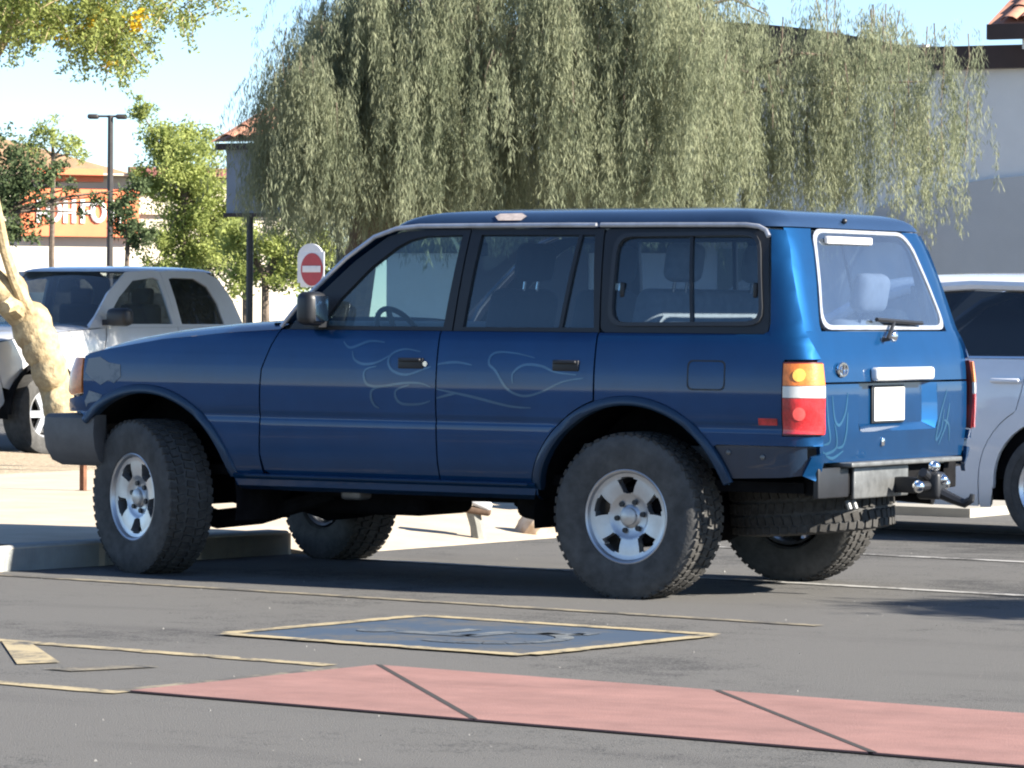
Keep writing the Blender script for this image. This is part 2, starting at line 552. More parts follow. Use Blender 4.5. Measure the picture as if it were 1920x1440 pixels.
# painted markings
RJ = random.Random(5)
def rag(a0, a1, b0, b1, j=.0045, d=.05):
    """strip with chipped, uneven long edges"""
    long_a = abs(a1 - a0) > abs(b1 - b0)
    n = max(2, int((abs(a1 - a0) if long_a else abs(b1 - b0)) / d))
    e0, e1 = [], []
    for i in range(n + 1):
        t = i / n; k0, k1 = RJ.gauss(0, j), RJ.gauss(0, j)
        if RJ.random() < .06: k0 += abs(RJ.gauss(0, 2.5 * j))
        if RJ.random() < .06: k1 -= abs(RJ.gauss(0, 2.5 * j))
        if long_a: e0.append((lerp(a0, a1, t), b0 + k0)); e1.append((lerp(a0, a1, t), b1 + k1))
        else: e0.append((a0 + k0, lerp(b0, b1, t))); e1.append((a1 + k1, lerp(b0, b1, t)))
    return e0, e1
def rag_sheet(name, a0, a1, b0, b1, z, material, parent=None, **props):
    e0, e1 = rag(a0, a1, b0, b1)
    mb = MB(); n = len(e0)
    mb.add([(*lot(*q), z) for q in e0] + [(*lot(*q), z) for q in e1], [(i, i + 1, n + i + 1, n + i) for i in range(n - 1)])
    return mb.build(name, material, parent, smooth=False, fixn=False, **props)
def line(name, a0, a1, b, w, material, z=0.0045):
    return rag_sheet(name, a0, a1, b - w / 2, b + w / 2, z, material, None, kind='structure')
line('yellow_stall_line', -3.08, 2.0, 1.58, 0.085, M_YEL2)
line('white_stall_line', -3.9, 1.55, -0.66, 0.09, M_WHT)
line('white_stall_line', -4.2, 1.2, -2.95, 0.09, M_WHT)
line('white_stall_line', -4.0, 1.2, -5.36, 0.09, M_WHT)
line('crossing_edge_line', -2.75, 3.5, 4.47, 0.09, M_YEL)
line('crossing_edge_line', -2.90, 3.0, 5.80, 0.09, M_YEL)
rag_sheet('crossing_end_line', -2.895, -2.81, 4.52, 5.75, 0.0045, M_YEL2, None, kind='structure')
for k in range(4):
    s_ = k * 1.35
    sheet('crossing_bar', [lot(-1.25 + s_, 4.52), lot(-1.08 + s_, 4.52), lot(-1.84 + s_, 5.22), lot(-1.91 + s_, 5.06)], 0.005, M_YEL, None, kind='structure')
sheet('crossing_bar', [lot(-2.32, 4.95), lot(-2.2, 4.95), lot(-2.05, 5.3), lot(-2.2, 5.3)], 0.005, M_YEL2, None, kind='structure')
# accessible parking mark: blue square with yellow border and a worn wheelchair symbol
sq = sheet('accessible_parking_mark', lot_rect(-3.03, -1.51, 2.34, 3.63), 0.0045, M_BLUE, None, kind='structure')
a0, a1, b0, b1, w = -3.05, -1.49, 2.32, 3.65, 0.085
for (p_, q_, r_, s_) in ((a0, a1, b0 - w / 2, b0 + w / 2), (a0, a1, b1 - w / 2, b1 + w / 2)):
    rag_sheet('border_stripe', p_, q_, r_, s_, 0.0085, M_YEL, sq)
for aa in (a0, a1):
    rag_sheet('border_stripe', aa - w / 2, aa + w / 2, b0 + w / 2, b1 - w / 2, 0.0088, M_YEL, sq)
sy = MB()
def strip2(pts, wd):
    for (p0, p1) in zip(pts, pts[1:]):
        d = Vector((p1[0] - p0[0], p1[1] - p0[1])); n_ = Vector((-d.y, d.x)).normalized() * wd / 2
        q = [lot(p0[0] + n_.x, p0[1] + n_.y), lot(p1[0] + n_.x, p1[1] + n_.y), lot(p1[0] - n_.x, p1[1] - n_.y), lot(p0[0] - n_.x, p0[1] - n_.y)]
        sy.add([(x, y, 0.0) for x, y in q], [(0, 1, 2, 3)])
ca, cb = -2.30, 2.98
sy.add([(*lot(ca + 0.45 + 0.085 * math.cos(t * math.pi / 6), cb + 0.10 + 0.085 * math.sin(t * math.pi / 6)), 0.0) for t in range(12)], [tuple(range(12))])
strip2([(ca + 0.33, cb + 0.09), (ca - 0.02, cb + 0.06)], 0.11)
strip2([(ca + 0.17, cb + 0.02), (ca + 0.17, cb - 0.22)], 0.08)
strip2([(ca - 0.02, cb + 0.09), (ca - 0.02, cb - 0.20)], 0.10)
strip2([(ca - 0.06, cb - 0.18), (ca - 0.33, cb - 0.30)], 0.10)
strip2([(ca - 0.33, cb - 0.27), (ca - 0.31, cb - 0.40)], 0.08)
strip2([(ca - 0.13 + 0.30 * math.cos(t), cb + 0.06 + 0.30 * math.sin(t)) for t in frange(R(65), R(265), 12)], 0.075)
so = sy.build('wheelchair_symbol', M_SYM, sq, smooth=False, fixn=False); so.location.z = 0.0075

# planter and walk at the head of the stalls, behind a low kerb
KZ = 0.12
KA, KB = (2.09, 1.22), (1.80, -0.93)
walk_poly = [KA, KB, (2.75, -1.02), (2.75, -6.6), (8.0, -7.4), (8.0, -3.0), (5.0, 1.1)]
mb = MB(); mb.prism(list(reversed(walk_poly)), -0.05, KZ - 0.002)
walk = mb.build('sidewalk', M_CONC, None, smooth=False, kind='structure')
# kerb stones along the front edge
def kerb_run(p0, p1, n, parent):
    d = Vector((p1[0] - p0[0], p1[1] - p0[1])); L_ = d.length; d.normalize()
    nrm = Vector((d.y, -d.x))
    ang = math.atan2(d.y, d.x)
    for i in range(n):
        c = Vector(p0) + d * (L_ * (i + 0.5) / n) - nrm * 0.085
        k = MB(); k.bbox((0, 0, 0), (L_ / n - 0.006, 0.17, KZ + 0.10), 0.018)
        o = k.build('kerb_stone', M_KERB, parent)
        o.location = (c.x, c.y, (KZ + 0.012) - (KZ + 0.10) / 2); o.rotation_euler[2] = ang
kerb_run(KA, KB, 3, walk)
kerb_run((KA[0] + 2.9, 1.12), (KA[0] + 0.0, 1.24), 3, walk)
# shallow ramp at the access aisle
mb = MB()
rp_ = [(1.62, -0.98, 0.002), (2.76, -1.05, KZ - 0.003), (2.76, -6.6, KZ - 0.003), (1.35, -6.5, 0.002)]
mb.add(rp_ + [(x, y, -0.05) for x, y, z in rp_], [(3, 2, 1, 0), (4, 5, 6, 7), (0, 1, 5, 4), (1, 2, 6, 5), (2, 3, 7, 6), (3, 0, 4, 7)])
mb.build('kerb_ramp', M_CONC, None, smooth=False, kind='structure')
# tan gravel bed beyond the walk
gv = [(5.0, 1.1), (8.0, -3.0), (8.0, -7.4), (9.2, -9.4), (11.3, -10.0), (14.5, -8.0), (11, -1)]
mb = MB(); mb.prism(list(reversed(gv)), -0.05, KZ - 0.02)
mb.build('gravel_bed', M_GRAV, None, smooth=False, kind='structure')
# walk strips between the gravel and the far lot
mb = MB(); mb.prism([(4.2, -7.2), (7.9, -7.5), (9.1, -9.5), (9.0, -21), (0.5, -22), (0.6, -7.0)][::-1], -0.05, 0.06)
mb.build('plaza_paving', mat('plaza_concrete', (0.34, 0.32, 0.28), rough=0.9, vary=0.12, vscale=1.5, spec=0.2), None, smooth=False, kind='structure')

# loose grit and chips lying on the asphalt
gr0 = random.Random(77); gm = MB()
for k in range(420):
    x_, y_ = lot(gr0.uniform(-7, 2), gr0.uniform(-3.5, 7.5))
    r_ = abs(gr0.gauss(0, .0022)) + .0015
    a_ = gr0.uniform(0, 6.28)
    q_ = [(x_ + r_ * gr0.uniform(.7, 1.3) * math.cos(a_ + t), y_ + r_ * gr0.uniform(.7, 1.3) * math.sin(a_ + t), .0) for t in (0, 2.1, 4.2)]
    gm.add(q_ + [(x_, y_, r_ * 1.1)], [(0, 1, 3), (1, 2, 3), (2, 0, 3)])
gm.build('loose_grit', mat('pale_grit', (.24, .235, .22), rough=.95, vary=.4, vscale=3), None, smooth=False, kind='stuff', label='pale loose grit scattered on the asphalt', category='grit')
# ================================================================== BLUE VEHICLE
def car_paint(name, col, rough=0.52, metal=0.70, coat=0.8, fade=None, coatr=0.05, spec=0.12):
    M = mat(name, col, rough=rough, metal=metal, coat=coat, vary=0.10, vscale=3.5, coatr=coatr, spec=spec)
    return M
M_PAINT = car_paint('blue_car_paint', (0.004, 0.047, 0.138))
M_ROOF = car_paint('faded_roof_paint', (0.020, 0.045, 0.100), rough=0.5, metal=0.35, coat=0.8, coatr=0.12)
M_FLARE = car_paint('faded_flare_paint', (0.016, 0.042, 0.085), rough=0.45, metal=0.3, coat=0.5, coatr=0.2)
M_DARK = mat('black_trim', (0.012, 0.013, 0.016), rough=0.45, vary=0.15, vscale=9)
M_UNDER = mat('underbody_black', (0.010, 0.010, 0.011), rough=0.95, vary=0.4, vscale=8, spec=0.04)
M_RUB = mat('tyre_rubber', (0.075, 0.074, 0.072), rough=0.9, vary=0.3, vscale=12, bump=0.2, bscale=60, spec=0.25)
M_TREAD = mat('tyre_tread', (0.055, 0.053, 0.050), rough=0.95, vary=0.3, vscale=25, spec=0.15)
M_ALLOY = mat('alloy', (0.50, 0.51, 0.53), rough=0.36, metal=0.85, vary=0.08, vscale=14)
M_CHROME = mat('chrome', (0.85, 0.86, 0.88), rough=0.10, metal=1.0, vary=0.04, vscale=10)
M_GUTTER = mat('dull_bright_trim', (0.48, 0.50, 0.54), rough=0.35, metal=0.6, vary=0.2, vscale=9)
M_PRIMER = worn_paint('grey_primer', (0.24, 0.27, 0.29), (0.012, 0.045, 0.10), 0.46, 11)
M_AMBER = mat('amber_lens', (0.70, 0.19, 0.03), rough=0.3, coat=0.3, vary=0.3, vscale=22, bump=.08, bscale=120)
M_REDL = mat('red_lens', (0.50, 0.02, 0.025), rough=0.15, coat=1.0, vary=0.5, vscale=16, bump=.08, bscale=120)
M_CLRL = mat('clear_lens', (0.55, 0.55, 0.54), rough=0.15, coat=1.0, vary=0.08, vscale=60)
M_BUMP = mat('grey_bumper_plastic', (0.115, 0.11, 0.107), rough=0.55, vary=0.15, vscale=10)
M_STEEL = mat('worn_steel', (0.16, 0.165, 0.165), rough=0.5, metal=0.6, vary=0.3, vscale=12)
M_FLAME = mat('pale_blue_flame_paint', (0.012, 0.080, 0.165), rough=0.3, metal=0.3, coat=1.0, vary=0.15, vscale=12)
M_SEAT = mat('grey_seat_cloth', (0.34, 0.35, 0.35), rough=0.9, vary=0.15, vscale=12)
M_SEATD = mat('dark_seat_cloth', (0.045, 0.05, 0.06), rough=0.9, vary=0.15, vscale=12)
M_CABIN = mat('cabin_plastic', (0.22, 0.24, 0.25), rough=0.7, vary=0.12, vscale=8)
M_HEADL = mat('headliner', (0.55, 0.56, 0.54), rough=0.9, vary=0.08, vscale=5)
G_FRONT = glass_mat('clear_side_glass', (0.60, 0.73, 0.75), 1.5, gloss=(.75, .95, 1.0), base=0.01, dust=.05)
G_REAR = glass_mat('tinted_side_glass', (0.36, 0.45, 0.53), 1.5, gloss=(.75, .92, 1.0), base=0.02, dust=.03)
G_BACK = glass_mat('tinted_rear_glass', (0.50, 0.58, 0.70), 1.55, gloss=(0.80, 0.88, 1.0), base=0.18, dust=.04)
M_PLATE = mat('plate_white', (0.80, 0.80, 0.76), rough=0.4, vary=0.05, vscale=18)

suv = empty('off_road_vehicle', (0, 0, 0), label='lifted dark blue off-road wagon with ghost flames parked against the kerb', category='car')
AXF, AXR, WZ = 1.425, -1.425, 0.385
WTAB = [(.44, .80), (.50, .846), (.55, .874), (.62, .893), (.72, .904), (.795, .908), (.806, .9045), (.826, .9045), (.838, .911), (.90, .9145), (.98, .915),
        (1.06, .912), (1.12, .906), (1.16, .898), (1.20, .893), (1.23, .884), (1.25, .869), (1.40, .842), (1.55, .810), (1.66, .781), (1.745, .755), (1.80, .735)]
ZS = [.50, .55, .62, .72, .795, .806, .826, .838, .90, .98, 1.06, 1.12, 1.16, 1.20, 1.23]
def Wd(z):
    if abs(z - 1.24) < .03 or abs(z - .815) < .03: return (interp(WTAB, z - .004) + interp(WTAB, z) + interp(WTAB, z + .004)) / 3
    return sum(interp(WTAB, z + k * .009) for k in range(-4, 5)) / 9
RTAB = [(.60, -2.36), (.66, -2.375), (.80, -2.39), (1.0, -2.39), (1.13, -2.375), (1.20, -2.35), (1.29, -2.315), (1.50, -2.255), (1.65, -2.205), (1.735, -2.165), (1.80, -2.12)]
def Rx(z): return interp(RTAB, z)
RC = 0.125
FC = 0.24
def Fx(z): return interp([(.5, 2.0), (.8, 2.05), (1.0, 2.04), (1.15, 1.97), (1.25, 1.9)], z)
def plan(x, z):
    y = Wd(z)
    if x > 0.9: y -= 0.045 * ((x - 0.9) / 1.0) ** 2
    if x < -1.6: y -= 0.020 * ((-1.6 - x) / 0.7) ** 2
    return y
def S(u, z):
    """body side, wrapping round the rear and front corners"""
    xs = Rx(z) + RC
    xf = Fx(z) - FC
    if u < xs:
        w0 = plan(xs, z); ph = (xs - u) / RC
        if ph <= math.pi / 2: return (xs - RC * math.sin(ph), w0 - RC + RC * math.cos(ph), z)
        return (Rx(z), w0 - RC - (ph - math.pi / 2) * RC, z)
    if u > xf:
        w0 = plan(xf, z); ph = (u - xf) / FC
        if ph <= math.pi / 2: return (xf + FC * math.sin(ph), w0 - FC + FC * math.cos(ph) - 0.0, z)
        return (xf + FC, w0 - FC - (ph - math.pi / 2) * FC, z)
    return (u, plan(u, z), z)
def SR(y, z):
    """rear face as a function of the crosswise position"""
    w0 = plan(Rx(z) + RC, z); ay = abs(y)
    x = Rx(z) + 0.018 * (ay / 0.75) ** 2
    if ay > w0 - RC:
        t = min((ay - (w0 - RC)) / RC, 0.999)
        x = Rx(z) + 0.018 * ((w0 - RC) / 0.75) ** 2 + RC * (1 - math.sqrt(1 - t * t))
    return (x, y, z)
def useam(z, ys):
    """unrolled side position that meets crosswise position ys at the rear corner"""
    xs = Rx(z) + RC; w0 = plan(xs, z)
    c = (ys - (w0 - RC)) / RC
    if c >= 0: return xs - RC * math.acos(min(1, c))
    return xs - RC * (math.pi / 2) - ((w0 - RC) - ys)
YSEAM = [(.60, .755), (1.03, .765), (1.265, .795), (1.5, .765), (1.745, .690)]
def yseam(z): return interp(YSEAM, z)

ARF, ARR = 0.545, 0.535
for sd in (1, -1):
    near = sd == 1
    # ---- front fender
    fend = [(.638, 1.17), (.594, 1.245)] + [(x, interp([(.60, 1.245), (.9, 1.228), (1.335, 1.19), (1.7, 1.135), (1.85, 1.105)], x)) for x in (.9, 1.1, 1.335, 1.5, 1.7, 1.79)] \
        + [(1.83, 1.10), (1.83, .90), (1.98, .88), (2.05, .815), (1.86, .815)] + arc(AXF, WZ, ARF, 46, 168, 20) + [(.86, .515), (.704, .515), (.711, .63), (.698, .80), (.696, .95), (.688, 1.05)]
    fd = panel('front_fender', fend, S, M_PAINT, suv, zs=ZS, side=sd, thick=.03)
    # ---- doors
    d1 = [(.585, 1.247), (.63, 1.17), (.680, 1.05), (.688, .95), (.690, .80), (.702, .63), (.690, .548), (.66, .528), (-.345, .528), (-.352, 1.247)]
    fdoor = panel('front_door', d1, S, M_PAINT, suv, zs=ZS, side=sd, thick=.03)
    d2 = [(-.360, 1.247), (-.353, .528), (-.86, .528)] + [q for q in arc(AXR, WZ, .575, 14, 70.8, 12)] + [(-1.238, 1.247)]
    rdoor = panel('rear_door', d2, S, M_PAINT, suv, zs=ZS, side=sd, thick=.03)
    # ---- quarter panel with the rear corner pillar
    q1 = [(-1.246, 1.247), (-1.246, .93)] + arc(AXR, WZ, ARR, 66, 142, 16)[0:] + [(-1.90, .735)]
    zl = [.735, .80]
    q1 += [(useam(.735, .757) + .004, .735), (useam(.779, .765) + .004, .779), (-2.236, .779), (-2.236, 1.118), (-2.245, 1.132)]
    q1 += [(useam(1.135, .765) + .004, 1.135)]
    q1 += [(useam(z, yseam(z)) + .004, z) for z in (1.18, 1.265, 1.4, 1.55, 1.65, 1.73)]
    q1 += [(-2.075, 1.735), (-2.10, 1.70), (-2.125, 1.55), (-2.15, 1.30), (-2.145, 1.262), (-2.12, 1.247)]
    qp = panel('quarter_panel', q1, S, M_PAINT, suv, zs=ZS, du=.045, side=sd, thick=.03)
    # lower unpainted rear corner
    lowr = arc(AXR, WZ, ARR, 141, 158, 5) + [(-1.97, .575), (-2.22, .585), (-2.36, .60), (-2.36, .73), (-1.88, .73)]
    lc = panel('lower_corner_panel', lowr, S, mat('dark_navy_paint', (.006, .022, .050), rough=.4, coat=.6, vary=.2, vscale=6), suv, zs=ZS, side=sd, thick=.03, lift=-.012)
    for bx, bz in ((-1.955, .70), (-2.13, .682)):
        b = MB(); q = Vector(S(bx, bz)); b.sphere((q.x, (q.y - .008) * sd, q.z), .013, 8, 6, (1, .6, 1)); b.build('bolt', M_STEEL, lc)
    # torn blue corner left where the bumper came off
    cp = [(useam(.68, .80) + .03, .685), (useam(.68, .80) - .06, .70), (useam(.6, .79) - .05, .62), (useam(.6, .80) - .01, .575), (useam(.6, .80) + .05, .60)]
    panel('torn_corner', cp, S, M_PAINT, suv, side=sd, thick=.02, lift=.006)
    # ---- wheel arch flares
    for nm, ax, r0, a_0, a_1 in (('front', AXF, ARF, -4, 128), ('rear', AXR, ARR, 16, 160)):
        fl = MB()
        if nm == 'front': A0, A1 = 44, 167
        else: A0, A1 = 12, 162
        prof = [(-.010, -.045), (-.012, .010), (-.004, .018), (.012, .019), (.030, .010), (.036, -.004)]
        n = 40
        V = []; F = []
        for i in range(n + 1):
            a = R(lerp(A0, A1, i / n))
            for dr, dy in prof:
                rr = r0 + dr
                x = ax + rr * math.cos(a); z = WZ + rr * math.sin(a)
                zc = max(z, .46)
                y = S(min(max(x, -2.2), 1.9), zc)[1] + dy * (1 if z > .5 else .6)
                V.append((x, y * sd, z))
        m_ = len(prof)
        for i in range(n):
            for j in range(m_ - 1):
                F.append((i * m_ + j, (i + 1) * m_ + j, (i + 1) * m_ + j + 1, i * m_ + j + 1))
        fl.add(V, F); fl.build('fender_flare', M_FLARE, suv)
        # dark liner inside the arch
        li = MB()
        for_ = [(r0 + .01, .86), (r0 + .02, .70), (r0 + .02, .40)]
        V = []; F = []
        for i in range(25):
            a = R(lerp(40, 190, i / 24)) if ax > 0 else R(lerp(-8, 157, i / 24))
            for rr, y in for_ + [(.02, .40)]:
                V.append((ax + rr * math.cos(a), y * sd, WZ + rr * math.sin(a)))
        for i in range(24):
            for j in range(3):
                F.append((i * 4 + j, (i + 1) * 4 + j, (i + 1) * 4 + j + 1, i * 4 + j + 1))
        li.add(V, F); li.build('wheel_liner', M_UNDER, suv)
    # ---- sill and step edge
    sill = MB()
    sx = frange(.88, -.90, 20)
    sec = [(.70, .44), (.80, .445), (.848, .468), (.858, .500), (.878, .512), (.884, .522), (.870, .528), (.80, .532)]
    sill.grid(lambda a, b: (a, sec[b][0] * sd, sec[b][1]), sx, list(range(len(sec))))
    sill.build('sill', M_PAINT, suv)
    st = MB(); st.tube([(.80, .886 * sd, .519), (-.86, .886 * sd, .519)], .007, 6); st.build('sill_trim', M_FLARE, suv)
    # ---- window frames and glass
    W1i = [(.335, 1.268), (.335, 1.30), (.263, 1.40), (.10, 1.56), (-.03, 1.655), (-.10, 1.69), (-.19, 1.71), (-.404, 1.715), (-.361, 1.268)]
    W1o = [(.55, 1.2505), (.47, 1.345), (.385, 1.425), (.20, 1.59), (.03, 1.708), (-.06, 1.733), (-.19, 1.742), (-.445, 1.742), (-.412, 1.2505)]
    ring('window_frame', W1o, W1i, S, M_DARK, fdoor, side=sd, thick=.03, lift=-.004)
    panel('window_glass', W1i, S, G_FRONT, fdoor, side=sd, thick=0, lift=-.018)
    W2i = [(-.473, 1.268), (-.512, 1.715), (-1.152, 1.712), (-1.21, 1.27)]
    W2o = [(-.420, 1.2505), (-.453, 1.742), (-1.198, 1.742), (-1.240, 1.2505)]
    ring('window_frame', W2o, W2i, S, M_DARK, rdoor, side=sd, thick=.03, lift=-.004)
    panel('window_glass', W2i, S, G_REAR, rdoor, side=sd, thick=0, lift=-.018)
    panel('window_divider', [(-1.012, 1.266), (-1.062, 1.716), (-1.082, 1.716), (-1.032, 1.266)], S, M_DARK, rdoor, side=sd, thick=.02, lift=-.006)
    def rrect(c, r, n=5):
        out = []
        for i in range(4):
            p_, q, s_ = Vector(c[i - 1]), Vector(c[i]), Vector(c[(i + 1) % 4])
            d0 = (p_ - q).normalized(); d1_ = (s_ - q).normalized()
            for k in range(n):
                t = k / (n - 1)
                a = q + d0 * r * (1 - t) ** 2 + d1_ * r * t ** 2
                out.append((a.x, a.y))
        return out
    ci = [(-1.305, 1.295), (-1.288, 1.700), (-2.032, 1.705), (-2.095, 1.305)]
    co = [(-1.248, 1.2505), (-1.206, 1.742), (-2.085, 1.742), (-2.145, 1.2505)]
    cg = [(-1.283, 1.277), (-1.266, 1.718), (-2.045, 1.724), (-2.115, 1.285)]
    qo = rrect(co, .035); qi = rrect(ci, .075); qg = rrect(cg, .085)
    ring('window_frame', qo, qg, S, M_DARK, qp, side=sd, thick=.03, lift=-.004)
    ring('window_seal', qg, qi, S, mat('window_rubber', (.03, .032, .036), rough=.5), qp, side=sd, thick=.02, lift=.006)
    panel('window_glass', qi, S, G_REAR, qp, side=sd, thick=0, lift=-.014)
    panel('window_divider', [(-1.728, 1.29), (-1.672, 1.71), (-1.688, 1.71), (-1.744, 1.29)], S, M_DARK, qp, side=sd, thick=.02, lift=-.004)
    for hx in (-1.34, -2.05):
        h = MB(); q = Vector(S(hx, 1.45)); h.bbox((q.x, (q.y - .012) * sd, q.z), (.022, .02, .07), .006); h.build('window_latch', M_DARK, qp)
    # ---- drip moulding from the windscreen pillar along the roof edge
    gp = [(.60, 1.262), (.52, 1.36), (.435, 1.44), (.25, 1.60), (.10, 1.705), (-.02, 1.745), (-.15, 1.757), (-.5, 1.758), (-1.0, 1.758), (-1.16, 1.757)]
    gp2 = [(-1.185, 1.757), (-1.6, 1.756), (-1.97, 1.754), (-2.04, 1.746), (-2.08, 1.728), (-2.10, 1.70)]
    for nm, gg in (('a', gp), ('b', gp2)):
        t = MB(); t.tube([(x, (Wd(z) + .012 - (0.02 if x > .3 else 0)) * sd, z) for x, z in gg], .0115, 8); t.build('drip_moulding', M_GUTTER, suv)
    # ---- door handles
    for dr, hx in ((fdoor, -.205), (rdoor, -1.085)):
        h = MB(); y0 = Wd(1.09)
        h.bbox((hx, (y0 + .002) * sd, 1.09), (.145, .012, .052), .005)
        ho = h.build('handle', M_DARK, dr)
        h = MB(); h.bbox((hx + .0, (y0 + .012) * sd, 1.106), (.125, .02, .016), .006); h.build('handle_grip', M_DARK, dr)
        if dr is fdoor:
            h = MB(); h.tube([(hx - .085, (y0 - .004) * sd, 1.088), (hx - .085, (y0 + .007) * sd, 1.088)], .013, 12); h.build('lock_cylinder', M_CHROME, dr)
    # ---- amber corner lamp
    panel('corner_lamp', [(1.84, 1.093), (1.84, .912), (1.93, .90), (2.04, .93), (2.10, 1.08), (1.97, 1.09)], S, M_AMBER, suv, side=sd, thick=.03, lift=.004, du=.03)
    # ---- tail lamp with three lenses
    def lampu(z, k):  # k 0 on the side, 1 at the hatch
        return lerp(-2.238, useam(z, .772), k)
    lens = [(1.112, 1.013, M_AMBER), (1.010, .958, M_CLRL), (.955, .792, M_REDL)]
    back = panel('tail_lamp', [(lampu(1.12, 0) - .003, 1.12), (lampu(1.12, 1), 1.12), (lampu(.785, 1), .785), (lampu(.785, 0) - .003, .785)], S, mat('lamp_housing', (.10, .012, .012), rough=.3), suv, side=sd, thick=.04, lift=.004, du=.02)
    for zt, zb, lm in lens:
        panel('lens', [(lampu(zt, .05), zt), (lampu(zt, .95), zt), (lampu(zb, .95), zb), (lampu(zb, .05), zb)], S, lm, back, side=sd, thick=.012, lift=.016, du=.02)
    for zc, cm in ((1.060, mat('amber_painted_glint', (.95, .48, .08), rough=.2, coat=.5, vary=.1, vscale=40)), (.885, mat('red_painted_glint', (.80, .10, .09), rough=.2, coat=.5, vary=.15, vscale=40))):
        uc = lampu(zc, .38)
        panel('lens_bulb_glint', [(uc + .026 * math.cos(t), zc + .030 * math.sin(t)) for t in frange(0, 2 * math.pi * 15 / 16, 16)], S, cm, back, side=sd, thick=.004, lift=.018, du=.02)  # paler discs, bulb glints painted into the lens colour
    # reflector on the side
    panel('side_reflector', [(-2.12, .862), (-2.12, .832), (-2.215, .832), (-2.215, .862)], S, M_REDL, suv, side=sd, thick=.01, lift=.006)
    # ---- wing mirror
    mm = MB()
    mm.bbox((.345, .965 * sd, 1.352), (.115, .135, .165), .038, Matrix.Rotation(R(-12) * sd, 3, 'Z'))
    mo = mm.build('wing_mirror', M_DARK, suv)
    mm = MB(); mm.bbox((.287, .962 * sd, 1.352), (.006, .085, .125), .002, Matrix.Rotation(R(-12) * sd, 3, 'Z')); mm.build('mirror_glass', mat('mirror_silver', (.35, .37, .39), rough=.12, metal=1.0, vary=.03), mo)
    mm = MB(); mm.box((.36, .90 * sd, 1.285), (.09, .09, .05)); mm.build('mirror_foot', M_DARK, mo)
    mm = MB(); mm.add([(.50, .862 * sd, 1.257), (.34, .862 * sd, 1.257), (.34, .842 * sd, 1.335), (.37, .838 * sd, 1.36)], [(0, 1, 2, 3)]); mm.build('mirror_sail', M_DARK, mo)

# fuel filler flap on the left quarter
ring('fuel_flap_gap', rrect([(-1.745, .985), (-1.745, 1.125), (-1.945, 1.125), (-1.945, .985)], .03), rrect([(-1.752, .992), (-1.752, 1.118), (-1.938, 1.118), (-1.938, .992)], .027), S, M_DARK, suv, thick=.001, lift=.0012)
# bare primer on the front corner of the left fender
panel('primer_patch', [(1.80, 1.088), (1.72, 1.098), (1.66, 1.07), (1.58, 1.06), (1.575, 1.00), (1.62, .965), (1.66, .98), (1.71, .955), (1.78, .99), (1.815, 1.02)], S, M_PRIMER, suv, thick=0, lift=.002)
panel('primer_patch', [(1.79, .925), (1.70, .905), (1.72, .875), (1.80, .86), (1.81, .84), (1.82, .87)], S, M_PRIMER, suv, thick=0, lift=.002)

# ---- ghost flames on the doors
def fl(u, v): return (.125 - .003045 * (u - 665), 1.167 - .00258 * (v - 650) + .00004 * (u - 665))
flames = [
    [(659, 658), (664, 674), (682, 683), (708, 680), (735, 665)],
    [(790, 660), (760, 655), (736, 664), (730, 680), (740, 696), (766, 703), (798, 693), (812, 688)],
    [(824, 684), (840, 681), (863, 680), (889, 685)],
    [(708, 687), (688, 693), (684, 706), (692, 722), (718, 725), (760, 719), (792, 719), (812, 726)],
    [(824, 730), (863, 738), (895, 745), (960, 761), (1000, 764)],
    [(747, 722), (705, 729), (698, 745), (705, 761), (714, 766)],
    [(772, 722), (747, 732), (747, 748), (760, 758), (792, 758), (812, 752)],
    [(824, 747), (845, 741), (863, 737)],
    [(1005, 672), (973, 664), (940, 661), (924, 667), (921, 683), (934, 696), (956, 729), (986, 742), (1018, 735), (1057, 716), (1095, 709)],
    [(966, 719), (966, 700), (986, 685), (1018, 687), (1044, 698), (1082, 703)],
    [(640, 640), (655, 652), (690, 640), (720, 642)],
]
for st_ in flames:
    ribbon('flame_stroke', [fl(*q) for q in st_], S, .0065, M_FLAME, suv)

# ---- hood, cowl, windscreen, roof
def zhood(x): return interp([(.55, 1.30), (.70, 1.292), (1.0, 1.272), (1.335, 1.24), (1.6, 1.20), (1.8, 1.155), (1.92, 1.105), (1.99, 1.06)], x)
def hoodf(x, t):
    ye = Vector(S(min(x, 1.80), 1.2)).y - .015 - (max(0, x - 1.80)) * .5
    y = ye * t
    side_z = interp([(.60, 1.247), (.9, 1.230), (1.335, 1.192), (1.7, 1.137), (1.85, 1.10), (1.99, 1.02)], x)
    k = abs(t) ** 7
    return (x, y, lerp(zhood(x), side_z, k) + .015 * (1 - t * t))
h = MB(); h.grid(hoodf, frange(.60, 1.99, 18), frange(-1, 1, 33)); h.build('hood', M_PAINT, suv)
cw = MB(); cw.grid(lambda x, t: (x, .80 * t, lerp(1.262, 1.29, sstep(.45, .62, x)) - .03 * abs(t) ** 4), frange(.40, .605, 5), frange(-1, 1, 9)); cw.build('cowl', M_DARK, suv)
def wsf(v, t):
    # v 0 base, 1 header
    xb = .70 - .10 * t * t; xt = .045 - .055 * t * t
    wy = lerp(.765, .675, v)
    return (lerp(xb, xt, v) + .02 * math.sin(math.pi * v), wy * t, lerp(1.275, 1.765 - .01 * t * t, v))
ws = MB(); ws.grid(wsf, frange(0, 1, 8), frange(-1, 1, 15)); ws.build('windscreen', G_FRONT, suv)
